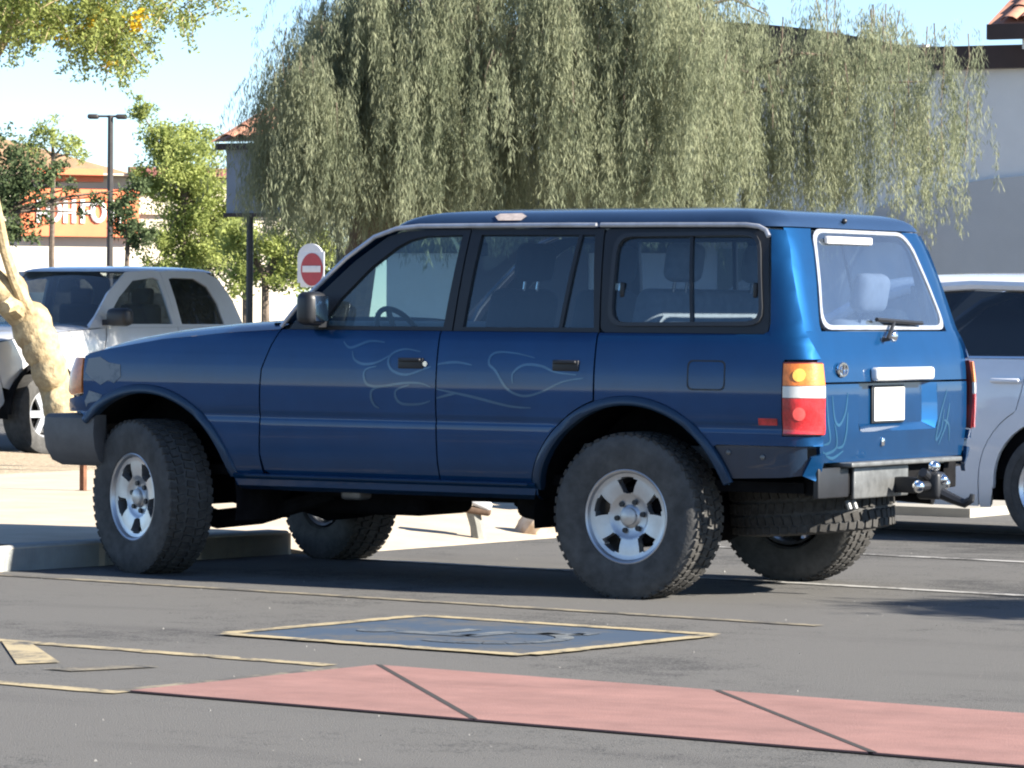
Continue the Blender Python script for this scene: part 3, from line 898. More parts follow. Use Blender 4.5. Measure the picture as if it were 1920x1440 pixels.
for sd in (1, -1):
    ap = MB()
    gp = [(.585, 1.262), (.51, 1.36), (.435, 1.44), (.25, 1.60), (.10, 1.705), (-.02, 1.745)]
    V = []; F = []
    for i, (x, z) in enumerate(gp):
        v = i / (len(gp) - 1)
        v = max(0, min(1, (z - 1.275) / (1.755 - 1.275)))
        q = wsf(v, 1)
        V += [(x, (Wd(z) - .012) * sd, z), (lerp(x, q[0], .5) + .01, (lerp(Wd(z), q[1], .45)) * sd, lerp(z, q[2], .5) + .006), (q[0], q[1] * sd, q[2])]
    for i in range(len(gp) - 1):
        for j in range(2):
            F.append((3 * i + j, 3 * i + 3 + j, 3 * i + 4 + j, 3 * i + 1 + j))
    ap.add(V, F); ap.build('windscreen_pillar', M_PAINT, suv)
# roof: rings of a rounded rectangle shrinking towards the crown
def rr_ring(x0, x1, w, r, z, n=8):
    out = []
    for cx, cy, a in ((x1 - r, w - r, 0), (x0 + r, w - r, 90), (x0 + r, -w + r, 180), (x1 - r, -w + r, 270)):
        for k in range(n):
            t = R(a + 90 * k / (n - 1)); out.append((cx + r * math.cos(t), cy + r * math.sin(t), z))
    return out
def ring_fill(pts, d=.12):
    out = []
    for i in range(len(pts)):
        a, b = Vector(pts[i]), Vector(pts[(i + 1) % len(pts)])
        k = 10 if (i % 8 == 7) else 1
        for j in range(k): out.append(tuple(a.lerp(b, j / k)))
    return out
lev = [(0, 1.748), (.004, 1.765), (.014, 1.783), (.032, 1.799), (.060, 1.813), (.10, 1.824), (.16, 1.832), (.25, 1.840), (.38, 1.847), (.52, 1.851), (.64, 1.852)]
V = []; F = []
for i, (d_, z) in enumerate(lev):
    fx = .055 - d_ * 1.3 - (z - 1.748) * 1.0
    rx = Rx(1.748) + .005 + d_ * 1.15 + (z - 1.748) * .35
    V += ring_fill(rr_ring(rx, fx, max(.757 - d_, .06), max(.14 - d_ * .1, .05), z))
N = len(V) // len(lev)
for i in range(len(lev) - 1):
    for j in range(N):
        k = (j + 1) % N
        F.append((i * N + j, i * N + k, (i + 1) * N + k, (i + 1) * N + j))
F.append(tuple((len(lev) - 1) * N + j for j in range(N)))
rf = MB(); rf.add(V, F); roof = rf.build('roof', M_ROOF, suv, ang=50)
hd = MB(); hd.box((-1.05, 0, 1.735), (2.0, 1.44, .012)); hd.build('headliner', M_HEADL, suv, smooth=False)
# bare patch on the roof edge
bp_ = MB(); bp_.add([(-.60, .747, 1.779), (-.73, .747, 1.779), (-.75, .727, 1.799), (-.70, .690, 1.815), (-.58, .697, 1.813), (-.57, .727, 1.799)], [(0, 1, 2, 3, 4, 5)])
pt = bp_.build('bare_patch', mat('bare_paint', (.36, .31, .29), rough=.7, vary=.3, vscale=30), suv, fixn=False); pt.location = (0, .004, .004)

# ---- rear: hatch above, tailgate below
zz = [1.028, 1.10, 1.18, 1.265, 1.40, 1.55, 1.65, 1.742]
hatch_o = [(-yseam(z), z) for z in zz] + [(yseam(z), z) for z in reversed(zz)]
gl_i = rrect([(-.63, 1.288), (-.47, 1.722), (.47, 1.722), (.63, 1.288)], .09, 6)
# hatch as lower band + frame round the glass
gl_s = rrect([(-.655, 1.268), (-.490, 1.738), (.490, 1.738), (.655, 1.268)], .09, 6)
low = [(-yseam(1.028), 1.028), (-yseam(1.10), 1.10), (-yseam(1.18), 1.18), (-yseam(1.262), 1.262), (yseam(1.262), 1.262), (yseam(1.18), 1.18), (yseam(1.10), 1.10), (yseam(1.028), 1.028)]
hat = panel('hatch', low, SR, M_PAINT, suv, du=.06, dz=.04, thick=.02, flip=True)
for sg in (1, -1):
    cut = [(sg * .655, 1.262), (sg * .652, 1.30), (sg * .60, 1.445), (sg * .53, 1.63), (sg * .505, 1.70), (sg * .47, 1.742)]
    pl = [(sg * yseam(z), z) for z in (1.742, 1.65, 1.55, 1.40, 1.262)] + cut
    panel('hatch_pillar', pl, SR, M_PAINT, hat, du=.05, dz=.05, thick=.02, flip=True)
ring('glass_seal', gl_s, gl_i, SR, M_GUTTER, hat, thick=.02, lift=.007, flip=True)
panel('rear_glass', gl_i, SR, G_BACK, hat, thick=0, lift=.002, flip=True, du=.06)
# third brake light behind the top of the glass
bl = MB(); q = SR(.0, 1.69); bl.bbox((q[0] - .012, .17, 1.690), (.02, .46, .035), .006); bl.build('brake_light', mat('white_lamp_case', (.62, .60, .60), rough=.4), hat)
bl = MB(); bl.sphere((SR(0, 1.745)[0] + .02, .10, 1.785), .014, 8, 6); bl.build('washer_nozzle', M_DARK, hat)
# wiper
q0 = Vector(SR(.10, 1.225)); q1 = Vector(SR(-.02, 1.305)); q2 = Vector(SR(.14, 1.318)); q3 = Vector(SR(-.34, 1.300))
off = Vector((-.035, 0, .0))
wp = MB(); wp.tube([q0 + Vector((-.01, 0, 0)), q0 + off, q1 + off], [.014, .012, .008], 8); wo_ = wp.build('wiper_arm', M_DARK, hat)
wp = MB(); wp.tube([q2 + off * .8, (q2 + q3) / 2 + off, q3 + off * .7], .011, 6); wp.build('wiper_blade', M_DARK, wo_)
wp = MB(); qq = SR(-.02, 1.24); wp.sphere((qq[0] - .012, -.02, 1.240), .028, 12, 8, (.6, 1, 1)); wp.build('hatch_knob', M_CHROME, hat)
# badge: two crossed ovals
q = SR(.57, 1.085)
bd = MB(); bd.tube([(q[0] - .010, .57 + .045 * math.cos(t), 1.085 + .030 * math.sin(t)) for t in frange(0, 2 * math.pi, 17)], .007, 6, cap=False)
bd.tube([(q[0] - .010, .57 + .017 * math.cos(t), 1.085 + .028 * math.sin(t)) for t in frange(0, 2 * math.pi, 13)], .006, 6, cap=False)
bd.build('badge', M_CHROME, hat)
# bright garnish over the plate
gr = MB(); q = SR(0, 1.06); gr.bbox((q[0] - .018, -.01, 1.062), (.045, .60, .062), .014); gr.build('plate_garnish', mat('satin_bright_trim', (.86, .86, .85), rough=.42, metal=.55, vary=.03, vscale=9), hat)
# tailgate with a pressed plate recess
tz = [.655, .72, .85, 1.018]
tg_o = [(-.735, .655), (-.755, .70), (-.762, .85), (-.762, 1.018)]
rec_o = rrect([(-.415, .795), (-.405, 1.012), (.405, 1.012), (.415, .795)], .05)
rec_i = rrect([(-.375, .825), (-.368, .995), (.368, .995), (.375, .825)], .05)
tg = [(-.735, .655), (-.757, .72), (-.763, .85), (-.763, 1.018)]
lft = tg + [(-.408, 1.018), (-.417, .84), (-.405, .80), (-.37, .792), (0, .792), (0, .655)]
def SRflat(y, z): return SR(y, z)
tail = panel('tailgate', lft, SR, M_PAINT, suv, du=.06, dz=.04, thick=.02, flip=True)
panel('tailgate_skin', [(-a, b) for a, b in reversed(lft)], SR, M_PAINT, tail, du=.06, dz=.04, thick=.02, flip=True)
# recess floor and slanted cheeks
def SRin(y, z):
    q = SR(y, z); return (q[0] + .045, q[1], q[2])
panel('recess_floor', [(-.33, .828), (-.33, 1.018), (.33, 1.018), (.33, .828)], SRin, M_PAINT, tail, thick=0, flip=True)
ck = MB()
for sg in (1, -1):
    V = []
    for z in (1.018, .93, .84): V += [SR(sg * interp([(.8, .408), (.84, .417), (1.02, .408)], z), z), SRin(sg * .33, z)]
    V += [SR(sg * .39, .795), SRin(sg * .33, .828)]
    ck.add(V, [(0, 1, 3, 2), (2, 3, 5, 4), (4, 5, 7, 6)])
ck.add([SR(-.39, .7925), SR(0, .7925), SR(.39, .7925), SRin(-.33, .828), SRin(0, .828), SRin(.33, .828)], [(0, 1, 4, 3), (1, 2, 5, 4)])
ck.build('recess_cheeks', M_PAINT, tail, ang=20)
pq = SRin(.05, .92)
pl_ = MB(); pl_.bbox((pq[0] - .012, .045, .918), (.008, .31, .158), .003); pl_.build('licence_plate', M_PLATE, tail)
pl_ = MB(); pl_.bbox((pq[0] - .005, .050, .918), (.008, .335, .180), .003); pl_.build('plate_frame', M_DARK, tail)
lk = MB(); q = SR(.16, .745); lk.bbox((q[0] - .004, .17, .742), (.012, .025, .040), .005); lk.build('tailgate_lock', M_CHROME, tail)
# flames on the tailgate
def tf(u, v):
    return (.775 - (u - 1548) * .00555, 1.028 - (v - 716) * .00262)
for st_ in ([(1558, 735), (1562, 790), (1566, 820), (1556, 826)], [(1572, 790), (1578, 830), (1562, 842), (1556, 838)], [(1568, 740), (1572, 780), (1580, 792), (1590, 770), (1594, 735)],
            [(1594, 770), (1590, 825), (1578, 832)], [(1590, 838), (1574, 850), (1562, 846)], [(1782, 735), (1766, 790), (1762, 826), (1770, 812), (1776, 770)], [(1776, 790), (1786, 800), (1790, 830)], [(1788, 760), (1780, 800), (1768, 836)]):
    ribbon('flame_stroke', [tf(*q) for q in st_], SR, .007, M_FLAME, tail, flip=True)

# ---- front end (seen only edge on): nose panel, grille, lamps, bumper
ns = MB(); ns.grid(lambda t, z: (Fx(z) - .02 - .04 * t * t, .62 * t, z), frange(-1, 1, 9), [.80, .9, 1.0, 1.06]); ns.build('nose_panel', M_DARK, suv)
for k in range(5):
    b_ = MB(); b_.bbox((2.04, 0, .87 + .045 * k), (.02, .72, .018), .005); b_.build('grille_bar', M_BUMP, suv)
for sg in (1, -1):
    b_ = MB(); b_.bbox((2.02, .56 * sg, .975), (.06, .27, .17), .02); b_.build('headlight', M_CLRL, suv)
bf = MB()
pl2 = []
for t in frange(-1, 1, 25):
    y = .93 * math.copysign(min(1, abs(t) * 1.02), t) if abs(t) < .98 else .93 * t
    a = abs(t)
    x = 2.175 - .05 * a ** 2 - (.36 * ((a - .80) / .20) ** 1.6 if a > .80 else 0)
    yy = .86 * min(1, a / .86) if a < .86 else .86 + .012 * (a - .86) / .14
    pl2.append((x, math.copysign(yy, t)))
sec = [(-.10, .798), (-.022, .80), (-.004, .782), (.004, .71), (-.010, .625), (-.045, .562), (-.10, .535)]
V = []; F = []
for i, (x, y) in enumerate(pl2):
    a = pl2[max(0, i - 1)]; b = pl2[min(len(pl2) - 1, i + 1)]
    t = Vector((b[0] - a[0], b[1] - a[1])).normalized(); n_ = Vector((t.y, -t.x))
    for dn, z in sec: V.append((x + n_.x * dn, y + n_.y * dn, z))
for i in range(len(pl2) - 1):
    for j in range(len(sec) - 1):
        F.append((i * 7 + j, (i + 1) * 7 + j, (i + 1) * 7 + j + 1, i * 7 + j + 1))
bf.add(V, F)
for e in (0, (len(pl2) - 1) * 7): bf.f.append(tuple(e + j for j in range(7)))
bf.build('front_bumper', M_BUMP, suv)
for sg in (1, -1):
    b_ = MB(); b_.box((1.90, .74 * sg, .66), (.14, .10, .20)); b_.build('bumper_bracket', M_UNDER, suv)

# ---- rear: bare cross member and hitch where the bumper was
cmz = .565
b_ = MB(); b_.bbox((-2.30, .0, .565), (.12, 1.36, .13), .008); b_.build('cross_member', M_UNDER, suv)
b_ = MB(); b_.bbox((-2.375, .17, .555), (.02, .56, .15), .008); b_.build('hitch_plate', M_STEEL, suv)
b_ = MB(); b_.bbox((-2.36, -.02, .643), (.14, 1.16, .022), .006); b_.build('step_edge', M_STEEL, suv)
b_ = MB(); b_.bbox((-2.355, .63, .562), (.03, .30, .14), .006); b_.build('bumper_mount', M_DARK, suv)
b_ = MB(); b_.bbox((-2.33, -.50, .59), (.06, .10, .16), .01); b_.build('bumper_mount', M_STEEL, suv)
b_ = MB(); b_.bbox((-2.445, -.0, .535), (.20, .075, .075), .008); b_.build('receiver_tube', M_DARK, suv)
hb = MB(); hb.bbox((-2.560, 0, .535), (.12, .09, .13), .02); hb.tube([(-2.560, 0, .56), (-2.560, .09, .60)], .022, 10); hb.tube([(-2.560, -.12, .535), (-2.560, .12, .535)], .024, 10)
hb.tube([(-2.610, 0, .50), (-2.680, -.01, .47), (-2.730, -.01, .455), (-2.765, -.01, .475), (-2.770, -.01, .50)], [.028, .024, .022, .018, .012], 8)
ball_mount = hb.build('ball_mount', M_DARK, suv)
for c, r_ in (((-2.560, .135, .535), .030), ((-2.560, -.135, .540), .030), ((-2.575, .0, .625), .028), ((-2.620, .0, .565), .024)):
    s_ = MB(); s_.sphere(c, r_, 16, 10); s_.build('tow_ball', M_CHROME, ball_mount)
for y in (.42, .36):
    s_ = MB(); s_.tube([(-2.33, y, .47), (-2.345, y, .43)], .014, 8); s_.build('chain_eye', M_STEEL, suv)

# ---- wheels
def tyre_profile(r=.396, w=.265, rim=.215):
    h = w / 2
    return [(rim, h * .80), (rim + .012, h * .93), (rim + .05, h * 1.0), (r - .07, h * 1.03), (r - .03, h * .99), (r - .012, h * .90), (r - .010, h * .6), (r - .009, 0),
            (r - .010, -h * .6), (r - .012, -h * .90), (r - .03, -h * .99), (r - .07, -h * 1.03), (rim + .05, -h), (rim + .012, -h * .93), (rim, -h * .80)]
def tread_mesh(r=.396, w=.265, n=52):
    mb = MB()
    for k in range(n):
        a = 2 * math.pi * k / n
        for row, (yc, wd, ofs, ln) in enumerate(((-.106, .034, .0, .66), (-.062, .042, .5, .72), (0, .050, .25, .66), (.062, .042, .75, .72), (.106, .034, .4, .66))):
            am = a + ofs * 2 * math.pi / n
            L_ = 2 * math.pi * r / n * ln
            rr = r - (.0125 if abs(yc) > .1 else .0085)
            rot = Matrix.Rotation(-am, 3, 'Y') @ Matrix.Rotation(R(12 if row % 2 else -10), 3, 'X')
            c = Vector((rr * math.cos(am), yc, rr * math.sin(am)))
            mb.box(c, (.018, wd, L_), rot)
    return mb.mesh('tread', M_TREAD, smooth=False)
def rim_face_mesh():
    mb = MB()
    rs = [.0, .03, .050, .056, .085, .100, .108, .113, .130, .150, .168, .180, .187, .204]
    def yf(r_): return interp([(0, .086), (.046, .086), (.054, .074), (.09, .076), (.105, .088), (.15, .094), (.19, .096), (.204, .100)], r_)
    def hwid(r_): return interp([(.100, 11), (.113, 13), (.15, 15.5), (.18, 18), (.187, 17), (.204, 16)], r_)
    fr = [-1.0, -.72, -.45, -.2]          # spoke half, then the opening
    bm = bmesh.new()
    G = {}; angs = []
    def sector(r_):
        h_ = hwid(r_)
        L_ = [-36, -31, -27, -h_ - 2, -h_, -h_ * .6, -h_ * .2, h_ * .2, h_ * .6, h_, h_ + 2, 27, 31]
        return L_
    ns = 13; na = ns * 5
    for i, r_ in enumerate(rs):
        for j in range(na):
            a = R(72 * (j // ns) + 36 + sector(r_)[j % ns])
            if i == 0:
                if j == 0: G[(0, 0)] = bm.verts.new((0, yf(0), 0))
                G[(0, j)] = G[(0, 0)]
            else:
                G[(i, j)] = bm.verts.new((r_ * math.cos(a), yf(r_), r_ * math.sin(a)))
    for i in range(len(rs) - 1):
        for j in range(na):
            k = j % ns
            if 4 <= k <= 8 and .107 < (rs[i] + rs[i + 1]) / 2 < .186:
                if not (i in (6, 11) and k in (4, 8)): continue
            q = [G[(i, j)], G[(i + 1, j)], G[(i + 1, (j + 1) % na)], G[(i, (j + 1) % na)]]
            if i == 0: q = [G[(0, 0)], G[(1, j)], G[(1, (j + 1) % na)]]
            bm.faces.new(q)
    be = [e for e in bm.edges if e.is_boundary]
    ex = bmesh.ops.extrude_edge_only(bm, edges=be)
    for v in ex['geom']:
        if isinstance(v, bmesh.types.BMVert):
            v.co.y -= .045
            v.co.x *= 1.0
    for v in [v for v in bm.verts if not v.link_faces]: bm.verts.remove(v)
    bmesh.ops.recalc_face_normals(bm, faces=bm.faces[:])
    me = bpy.data.meshes.new('rim'); bm.to_mesh(me); bm.free()
    return finish(me, M_ALLOY, True, 30)
TY = MB().lathe_y(tyre_profile(), 64).mesh('tyre', M_RUB)
TR_ = tread_mesh()
RIMF = rim_face_mesh()
BAR = MB().lathe_y([(.2045, .100), (.211, .116), (.219, .121), (.2255, .118), (.226, .108), (.216, .10), (.204, .09), (.196, .05), (.19, -.10), (.205, -.115)], 64).mesh('rim_barrel', M_ALLOY)
HUB = MB().lathe_y([(.0, .02), (.14, .02), (.150, .0), (.150, -.08), (0.0, -.08)], 32).mesh('brake_drum', M_UNDER)
CAPM = MB().lathe_y([(.0, .106), (.030, .104), (.040, .098), (.043, .084)], 32).mesh('hub_cap', mat('hub_cap_metal', (.55, .54, .52), rough=.4, metal=.6, vary=.1, vscale=20))
LUG = MB().lathe_y([(.0, .0865), (.0125, .0865), (.0135, .074)], 12).mesh('lug_bolt', M_DARK)
def wheel(name, loc, rz, parent, roll=0.0):
    o = obj(name, TY, parent)
    o.location = loc
    o.rotation_euler = (0, roll, rz)
    obj('tread', TR_, o); obj('rim', RIMF, o); obj('rim_barrel', BAR, o); obj('brake_drum', HUB, o); obj('hub_cap', CAPM, o)
    for k in range(6):
        l = obj('lug_bolt', LUG, o); a = k * math.pi / 3 + .2
        l.location = (.071 * math.cos(a), 0, .071 * math.sin(a))
    return o
STEER = R(-22)
wheel('wheel', (AXR, .80, .386), 0, suv, R(20))
wheel('wheel', (AXR, -.80, .386), math.pi, suv, R(40))
wheel('wheel', (AXF + .035, .775, .388), STEER, suv, R(55))
wheel('wheel', (AXF - .04, -.795, .386), math.pi + STEER, suv, R(10))
# spare slung under the tail
sp = obj('spare_wheel', TY, suv); sp.location = (-1.935, .02, .435); sp.rotation_euler = (R(90), 0, 0)
sp.rotation_euler = (R(88), R(4), 0)
obj('tread', TR_, sp); obj('rim_barrel', BAR, sp)

# ---- underbody
ub = MB(); ub.box((-.30, 0, .535), (3.9, 1.40, .05)); ub.build('floor_pan', M_UNDER, suv, smooth=False)
for sg in (1, -1):
    f_ = MB(); f_.tube([(2.0, .46 * sg, .62), (1.75, .46 * sg, .62), (1.45, .46 * sg, .66), (1.05, .47 * sg, .52), (.6, .50 * sg, .47), (-.8, .52 * sg, .47), (-1.1, .50 * sg, .58), (-1.45, .47 * sg, .66), (-1.8, .47 * sg, .58), (-2.3, .47 * sg, .57)], .062, 4); f_.build('frame_rail', M_UNDER, suv)
    a_ = MB(); a_.tube([(.55, .45 * sg, .42), (1.0, .47 * sg, .30), (1.25, .50 * sg, .27), (1.5, .52 * sg, .33)], [.04, .05, .05, .05], 8); a_.build('radius_arm', M_UNDER, suv)
    a_ = MB(); a_.tube([(-.55, .48 * sg, .42), (-.95, .48 * sg, .36), (-1.4, .46 * sg, .33)], .032, 8); a_.build('trailing_arm', M_UNDER, suv)
    sp_ = MB(); sp_.tube([(AXR + .02 + .06 * math.cos(t), (.52 + .06 * math.sin(t)) * sg, .42 + .22 * t / (12 * math.pi)) for t in frange(0, 12 * math.pi, 97)], .012, 6); sp_.build('coil_spring', M_UNDER, suv)
    sp_ = MB(); sp_.tube([(AXF + .06 * math.cos(t), (.52 + .06 * math.sin(t)) * sg, .42 + .26 * t / (12 * math.pi)) for t in frange(0, 12 * math.pi, 97)], .012, 6); sp_.build('coil_spring', M_UNDER, suv)
    sh = MB(); sh.tube([(AXR + .16, .56 * sg, .32), (AXR + .05, .50 * sg, .62)], .030, 10); sh.build('damper', M_UNDER, suv)
for ax, dy in ((AXR, 0.0), (AXF, -.22)):
    x_ = MB(); x_.tube([(ax, -.68, .386), (ax, .68, .386)], .052, 12); x_.sphere((ax, dy, .39), .16, 16, 10, (1, 1.0, 1)); x_.build('axle', M_UNDER, suv)
tk = MB(); tk.bbox((-.78, .42, .43), (.34, .36, .22), .05, Matrix.Rotation(R(-8), 3, 'Y')); tk.build('fuel_tank', M_UNDER, suv)
tk = MB(); tk.bbox((.55, .05, .42), (.85, .5, .22), .05); tk.build('gearbox', M_UNDER, suv)
tk = MB(); tk.bbox((1.35, 0, .70), (.9, .7, .34), .05); tk.build('engine', M_UNDER, suv)
tk = MB(); tk.bbox((.28, .66, .455), (.12, .12, .10), .02); tk.build('body_mount', M_STEEL, suv)
ex_ = MB(); ex_.tube([(.2, -.35, .40), (-1.0, -.38, .40), (-1.6, -.45, .50), (-2.3, -.55, .45)], .035, 10); ex_.build('exhaust_pipe', M_UNDER, suv)
tr = MB(); tr.tube([(1.62, -.62, .36), (1.62, .62, .36)], .02, 8); tr.build('tie_rod', M_UNDER, suv)

# ---- cabin
cb_ = MB(); cb_.box((-.90, 0, .66), (2.9, 1.10, .10)); cb_.build('cabin_floor', M_CABIN, suv, smooth=False)
for sg in (1, -1):
    c_ = MB(); c_.box((-.82, .828 * sg, 1.10), (2.78, .03, .29)); c_.build('door_lining', M_CABIN, suv, smooth=False)
db = MB(); db.bbox((.50, 0, 1.12), (.46, 1.56, .34), .07); db.build('dashboard', M_CABIN, suv)
fw = MB(); fw.box((.66, 0, .98), (.05, 1.6, .60)); fw.build('firewall', M_UNDER, suv, smooth=False)
def seat(x, y, material, w=.50, hr=True, name='front_seat', back=.62, zb=.72):
    s_ = MB(); s_.bbox((x, y, zb + .12), (.50, min(w, .72), .16), .06)
    so_ = s_.build(name, material, suv)
    b_ = MB(); b_.bbox((x - .27, y, zb + .16 + back / 2 + (.06 if w > .8 else 0)), (.15, w * .96, back - .08 - (.12 if w > .8 else 0)), .06, Matrix.Rotation(R(-12), 3, 'Y')); b_.build('backrest', material, so_)
    if hr:
        ys = [y] if w < .8 else [y - .38, y + .38]
        for yy in ys:
            b_ = MB(); b_.bbox((x - .375, yy, zb + back + .245), (.10, .27, .19), .045, Matrix.Rotation(R(-10), 3, 'Y')); hr_ = b_.build('headrest', M_SEATD if material is M_SEATD else material, so_)
            for e in (-.06, .06):
                p_ = MB(); p_.tube([(x - .34, yy + e, zb + back + .06), (x - .365, yy + e, zb + back + .2)], .008, 6); p_.build('headrest_post', M_CHROME, so_)
seat(-.22, .40, M_SEATD); seat(-.22, -.40, M_SEATD)
seat(-1.05, 0, M_SEAT, w=1.30, name='rear_bench')
seat(-1.75, -.20, M_SEAT, w=.46, name='jump_seat', back=.50, zb=.70)
sw = MB()
ctr = Vector((.18, .40, 1.19)); axd = Vector((-.86, 0, .5)).normalized(); e1_ = Vector((0, 1, 0)); e2_ = axd.cross(e1_)
sw.tube([ctr + (e1_ * math.cos(t) + e2_ * math.sin(t)) * .19 for t in frange(0, 2 * math.pi, 33)], .014, 8, cap=False)
for t in (R(20), R(160), R(270)):
    sw.tube([ctr - axd * .03, ctr + (e1_ * math.cos(t) + e2_ * math.sin(t)) * .185], .014, 6)
sw.sphere(ctr - axd * .03, .06, 12, 8); sw.tube([ctr - axd * .03, ctr - axd * .35], .03, 8)
sw.build('steering_wheel', M_DARK, suv)
rv = MB(); rv.bbox((.02, 0, 1.66), (.03, .24, .07), .012); rv.tube([(.02, 0, 1.66), (.05, 0, 1.745)], .010, 6); rv.build('rear_view_mirror', M_DARK, suv)
# ================================================================== OTHER VEHICLES
def make_S(WT, rx, fx, rc, fc, tf=.05, tr_=.04):
    def pl(x, z):
        y = interp(WT, z)
        if x > .9: y -= tf * ((x - .9) / 1.0) ** 2
        if x < -1.4: y -= tr_ * ((-1.4 - x) / .8) ** 2
        return y
    def S2(u, z):
        r_, f_ = rx(z), fx(z)
        xs, xf = r_ + rc, f_ - fc
        if u < xs:
            w0 = pl(xs, z); ph = (xs - u) / rc
            if ph <= math.pi / 2: return (xs - rc * math.sin(ph), w0 - rc + rc * math.cos(ph), z)
            return (r_, w0 - rc - (ph - math.pi / 2) * rc, z)
        if u > xf:
            w0 = pl(xf, z); ph = (u - xf) / fc
            if ph <= math.pi / 2: return (xf + fc * math.sin(ph), w0 - fc + fc * math.cos(ph), z)
            return (f_, w0 - fc - (ph - math.pi / 2) * fc, z)
        return (u, pl(u, z), z)
    return S2
def roof_cap(root, x0, x1, w, z0, z1, r, material, k=1.2):
    V = []; F = []
    lv = [(0, 0), (.02, .25), (.06, .48), (.13, .68), (.24, .84), (.40, .95), (.58, 1.0)]
    for d_, h_ in lv:
        V += ring_fill(rr_ring(x0 + d_ * k, x1 - d_ * k, max(w - d_, .05), max(r - d_ * .1, .04), lerp(z0, z1, h_)))
    n = len(V) // len(lv)
    for i in range(len(lv) - 1):
        for j in range(n):
            q = (j + 1) % n
            F.append((i * n + j, i * n + q, (i + 1) * n + q, (i + 1) * n + j))
    F.append(tuple((len(lv) - 1) * n + j for j in range(n)))
    mb = MB(); mb.add(V, F); return mb.build('roof', material, root, ang=50)
TY2 = MB().lathe_y(tyre_profile(.375, .235, .215), 48).mesh('tyre', M_RUB)
TY3 = MB().lathe_y(tyre_profile(.335, .215, .215), 48).mesh('tyre', M_RUB)
ALLOY2 = mat('bright_alloy', (.72, .73, .75), rough=.3, metal=.7, vary=.06, vscale=14)
def rim_simple(nsp, w):
    mb = MB()
    mb.lathe_y([(.195, w - .02), (.213, w), (.219, w - .006), (.205, w - .04), (.195, -.08)], 40)
    mb.lathe_y([(0, w - .012), (.05, w - .016), (.06, w - .04)], 24)
    for k in range(nsp):
        a = 2 * math.pi * k / nsp
        mb.box((.125 * math.cos(a), w - .035, .125 * math.sin(a)), (.16, .03, .062), Matrix.Rotation(-a, 3, 'Y'))
    return mb.mesh('rim', ALLOY2)
RS5 = rim_simple(6, .105)
def simple_wheel(root, mesh, loc, rz):
    o = obj('wheel', mesh, root); o.location = loc; o.rotation_euler[2] = rz
    obj('rim', RS5, o); obj('brake_drum', HUB, o)
    return o
M_SILV = mat('silver_car_paint', (.62, .62, .62), rough=.35, metal=.30, coat=1.0, vary=.05, vscale=3)
M_SILV2 = mat('white_silver_paint', (.80, .81, .84), rough=.35, metal=.05, coat=1.0, vary=.05, vscale=3)
G_DARK = glass_mat('dark_privacy_glass', (.07, .08, .09), 1.5, dust=.012)
G_TRUCK = glass_mat('truck_glass', (.42, .50, .54), 1.5, base=.02, dust=.05)

